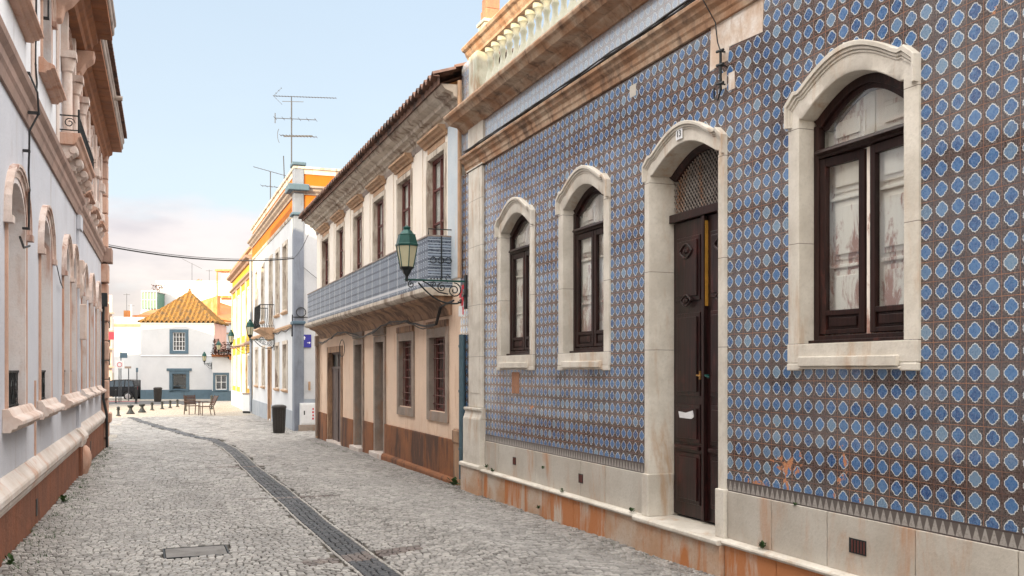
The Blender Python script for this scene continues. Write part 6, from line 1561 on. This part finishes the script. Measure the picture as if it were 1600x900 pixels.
# antennas on the white house
def yagi(m, x0, z, l0, l1, n, sz, tilt=0.0, refl=True, ax=Vector((1, 0, 0))):
    m.tube([(x0-l0, 0, z-l0*tilt*-1), (x0+l1, 0, z-l1*tilt)], .014, 5)
    for k in range(n):
        q = -l0+(l0+l1)*k/max(n-1, 1); zz = z-q*tilt; m.tube([(x0+q, -sz/2, zz), (x0+q, sz/2, zz)], .007, 4)
    if refl:
        for s_ in (-1, 1):
            m.tube([(x0-l0, 0, z+l0*tilt), (x0-l0+.30, 0, z+l0*tilt+s_*.30)], .008, 4)
            for k in range(1, 4): m.tube([(x0-l0+.1*k, -sz/2, z+l0*tilt+s_*.1*k), (x0-l0+.1*k, sz/2, z+l0*tilt+s_*.1*k)], .006, 4)
p = at(455.5, 36); p.z = 8.65; t = thing('tv_antenna', p, 'tall mast with three aerials on the white house roof', 'antenna')
F = FrameV(p, (CA, -SA, 0), (SA, CA, 0)); m = MB(F); m.tube([(0, 0, 0), (0, 0, 3.25)], .028, 6); m.build('mast', 'antenna', t)
m = MB(F); yagi(m, 0, 3.42, .68, 1.68, 22, .18, .035); m.tube([(0, 0, 3.25), (0, 0, 3.42)], .02, 5); m.tube([(-.35, 0, 3.24), (.45, 0, 3.22)], .012, 4); m.build('aerial', 'antenna', t)
m = MB(F); yagi(m, 0, 2.58, .62, .92, 6, .5, .045, False); m.tube([(-.62, 0, 2.42), (-.62, 0, 2.8)], .02, 4); m.build('aerial', 'antenna', t)
m = MB(F); yagi(m, 0, 1.94, .42, .95, 12, .34, .05, False); m.box(-.3, .78, -.02, .02, 1.90, 1.955) ; m.tube([(-.36+.12*math.cos(q*.35+2.0)-.05, 0, 1.94+.30*math.sin(q*.35-1.05)) for q in range(7)], .012, 4); m.build('aerial', 'antenna', t)
p = at(445, 37); p.z = 8.65; t = thing('roof_pole', p, 'short bare pole left of the tall aerial mast', 'pole')
F = FrameV(p, (1, 0, 0), (0, 1, 0)); MB(F).tube([(0, 0, 0), (-.05, 0, 1.4)], .02, 5).build('shaft', 'antenna', t)
p = at(422.5, 43); p.z = 8.6; t = thing('tv_antenna', p, 'smaller tilted aerial on the far part of the white house roof', 'antenna')
F = FrameV(p, (CA, -SA, 0), (SA, CA, 0)); m = MB(F); m.tube([(0, 0, 0), (0, 0, 2.1)], .026, 6); m.build('mast', 'antenna', t)
m = MB(F); yagi(m, 0, 2.1, .75, .8, 10, .22, .28, False); m.build('aerial', 'antenna', t); m = MB(F); yagi(m, 0, 1.42, .4, .45, 5, .5, .1, False); m.build('aerial', 'antenna', t)
for px, zc, z0, h_, lab in ((198, 88, 5.6, 3.2, 'thin distant aerial above the terracotta roof'), (205, 90, 5.5, 2.4, 'white slender turret pole in the distance'), (300, 88, 9.6, 2.0, 'leaning aerial on the big white block'), (327, 88, 9.5, 1.5, 'thin aerial at the right of the big white block')):
    p = at(px, zc); p.z = z0; t = thing('distant_antenna', p, lab, 'antenna'); F = FrameV(p, (CA, -SA, 0), (SA, CA, 0))
    m = MB(F); m.tube([(0, 0, 0), (0, 0, h_)], .02 if px != 205 else .08, 5); m.build('mast', 'antenna' if px != 205 else 'white', t)
    m = MB(F); m.tube([(-.9 if px == 300 else -.3, 0, h_-.1+(.5 if px == 300 else 0)), (.9 if px == 300 else .3, 0, h_-.1-(.4 if px == 300 else 0))], .02, 4); m.build('aerial', 'antenna', t)

# ------------------------------------------------------------------ weeds in the cracks
def weed(p, s, label, rs):
    r_ = random.Random(rs); F = FrameV(p, (1, 0, 0), (0, 1, 0)); m = MB(F)
    for k in range(34):
        a = r_.uniform(0, 6.28); l = s*r_.uniform(.3, 1); e = r_.uniform(.1, 1.3)
        c = Vector((math.cos(a)*math.cos(e)*l*.8, math.sin(a)*math.cos(e)*l*.8, math.sin(e)*l*1.0)); w_ = Vector((-math.sin(a), math.cos(a), 0))*s*.16
        m.add([tuple(c*.45), tuple(c*.8+w_), tuple(c), tuple(c*.8-w_)], [(0, 1, 2, 3)]); m.add([(0, 0, 0), tuple(c*.5), tuple(c*.5+Vector((.003, .003, 0)))], [(0, 1, 2)])
    solo(m.build('weed', 'grass'), label, 'weed', 'weeds growing in the wall foot')
for i, (s, o_, z_, sz, lab) in enumerate(((6.42, .05, .31, .075, 'green tuft on the ledge just right of the doorstep'), (6.05, .02, .70, .04, 'tiny weed at the top of the plinth right of the door'), (8.55, .09, .31, .07, 'green weed on the ledge just left of the doorstep'),
        (10.25, .09, .31, .06, 'small weed on the ledge under the middle window'), (10.9, .06, .52, .05, 'small sprig growing out of the plinth joint between the two far windows'), (10.95, .10, .02, .06, 'weed hanging low on the stained base below the sprig'), (12.65, .09, .31, .07, 'weed on the ledge close to the pedestal'), (12.95, .07, .34, .08, 'darker weed right at the pedestal corner'), (14.2, .16, -.06, .22, 'big dark green weed at the foot of the downpipe'))):
    weed(FR(s, o_, z_), sz, lab, i+1)
weed(FL(14.6, .18, gz(14)-.0), .14, 'weed at the foot of the left house beside the red base', 31); weed(FL(9.6, .20, 0), .12, 'weed at the foot of the left house near the camera', 32)
# grass tufts between stones along the left wall and by the bin
r_ = random.Random(12); m = MB()
spots = []
for k in range(330):
    if k < 210: y = r_.uniform(7, 27); x = left_x(y)+.04+abs(r_.gauss(0, .22))
    elif k < 280: y = r_.uniform(5.5, 28); x = 4.55-abs(r_.gauss(0, .10))
    else: y = r_.gauss(33, 1.6); x = 4.35+r_.gauss(0, .3)
    spots.append((x, y))
for x, y in spots:
    z_ = gz(y)-.01
    for j in range(5):
        a = r_.uniform(0, 6.28); l = r_.uniform(.015, .05); dx_, dy_ = math.cos(a)*l*.7, math.sin(a)*l*.7; xx = x+r_.uniform(-.05, .05); yy = y+r_.uniform(-.05, .05)
        m.add([(xx, yy, z_), (xx+.008, yy+.006, z_), (xx+dx_, yy+dy_, z_+l)], [(0, 1, 2)])
tag(m.build('grass_in_joints', 'grass'), 'short grass growing in the joints of the cobbles', 'grass', kind='stuff')
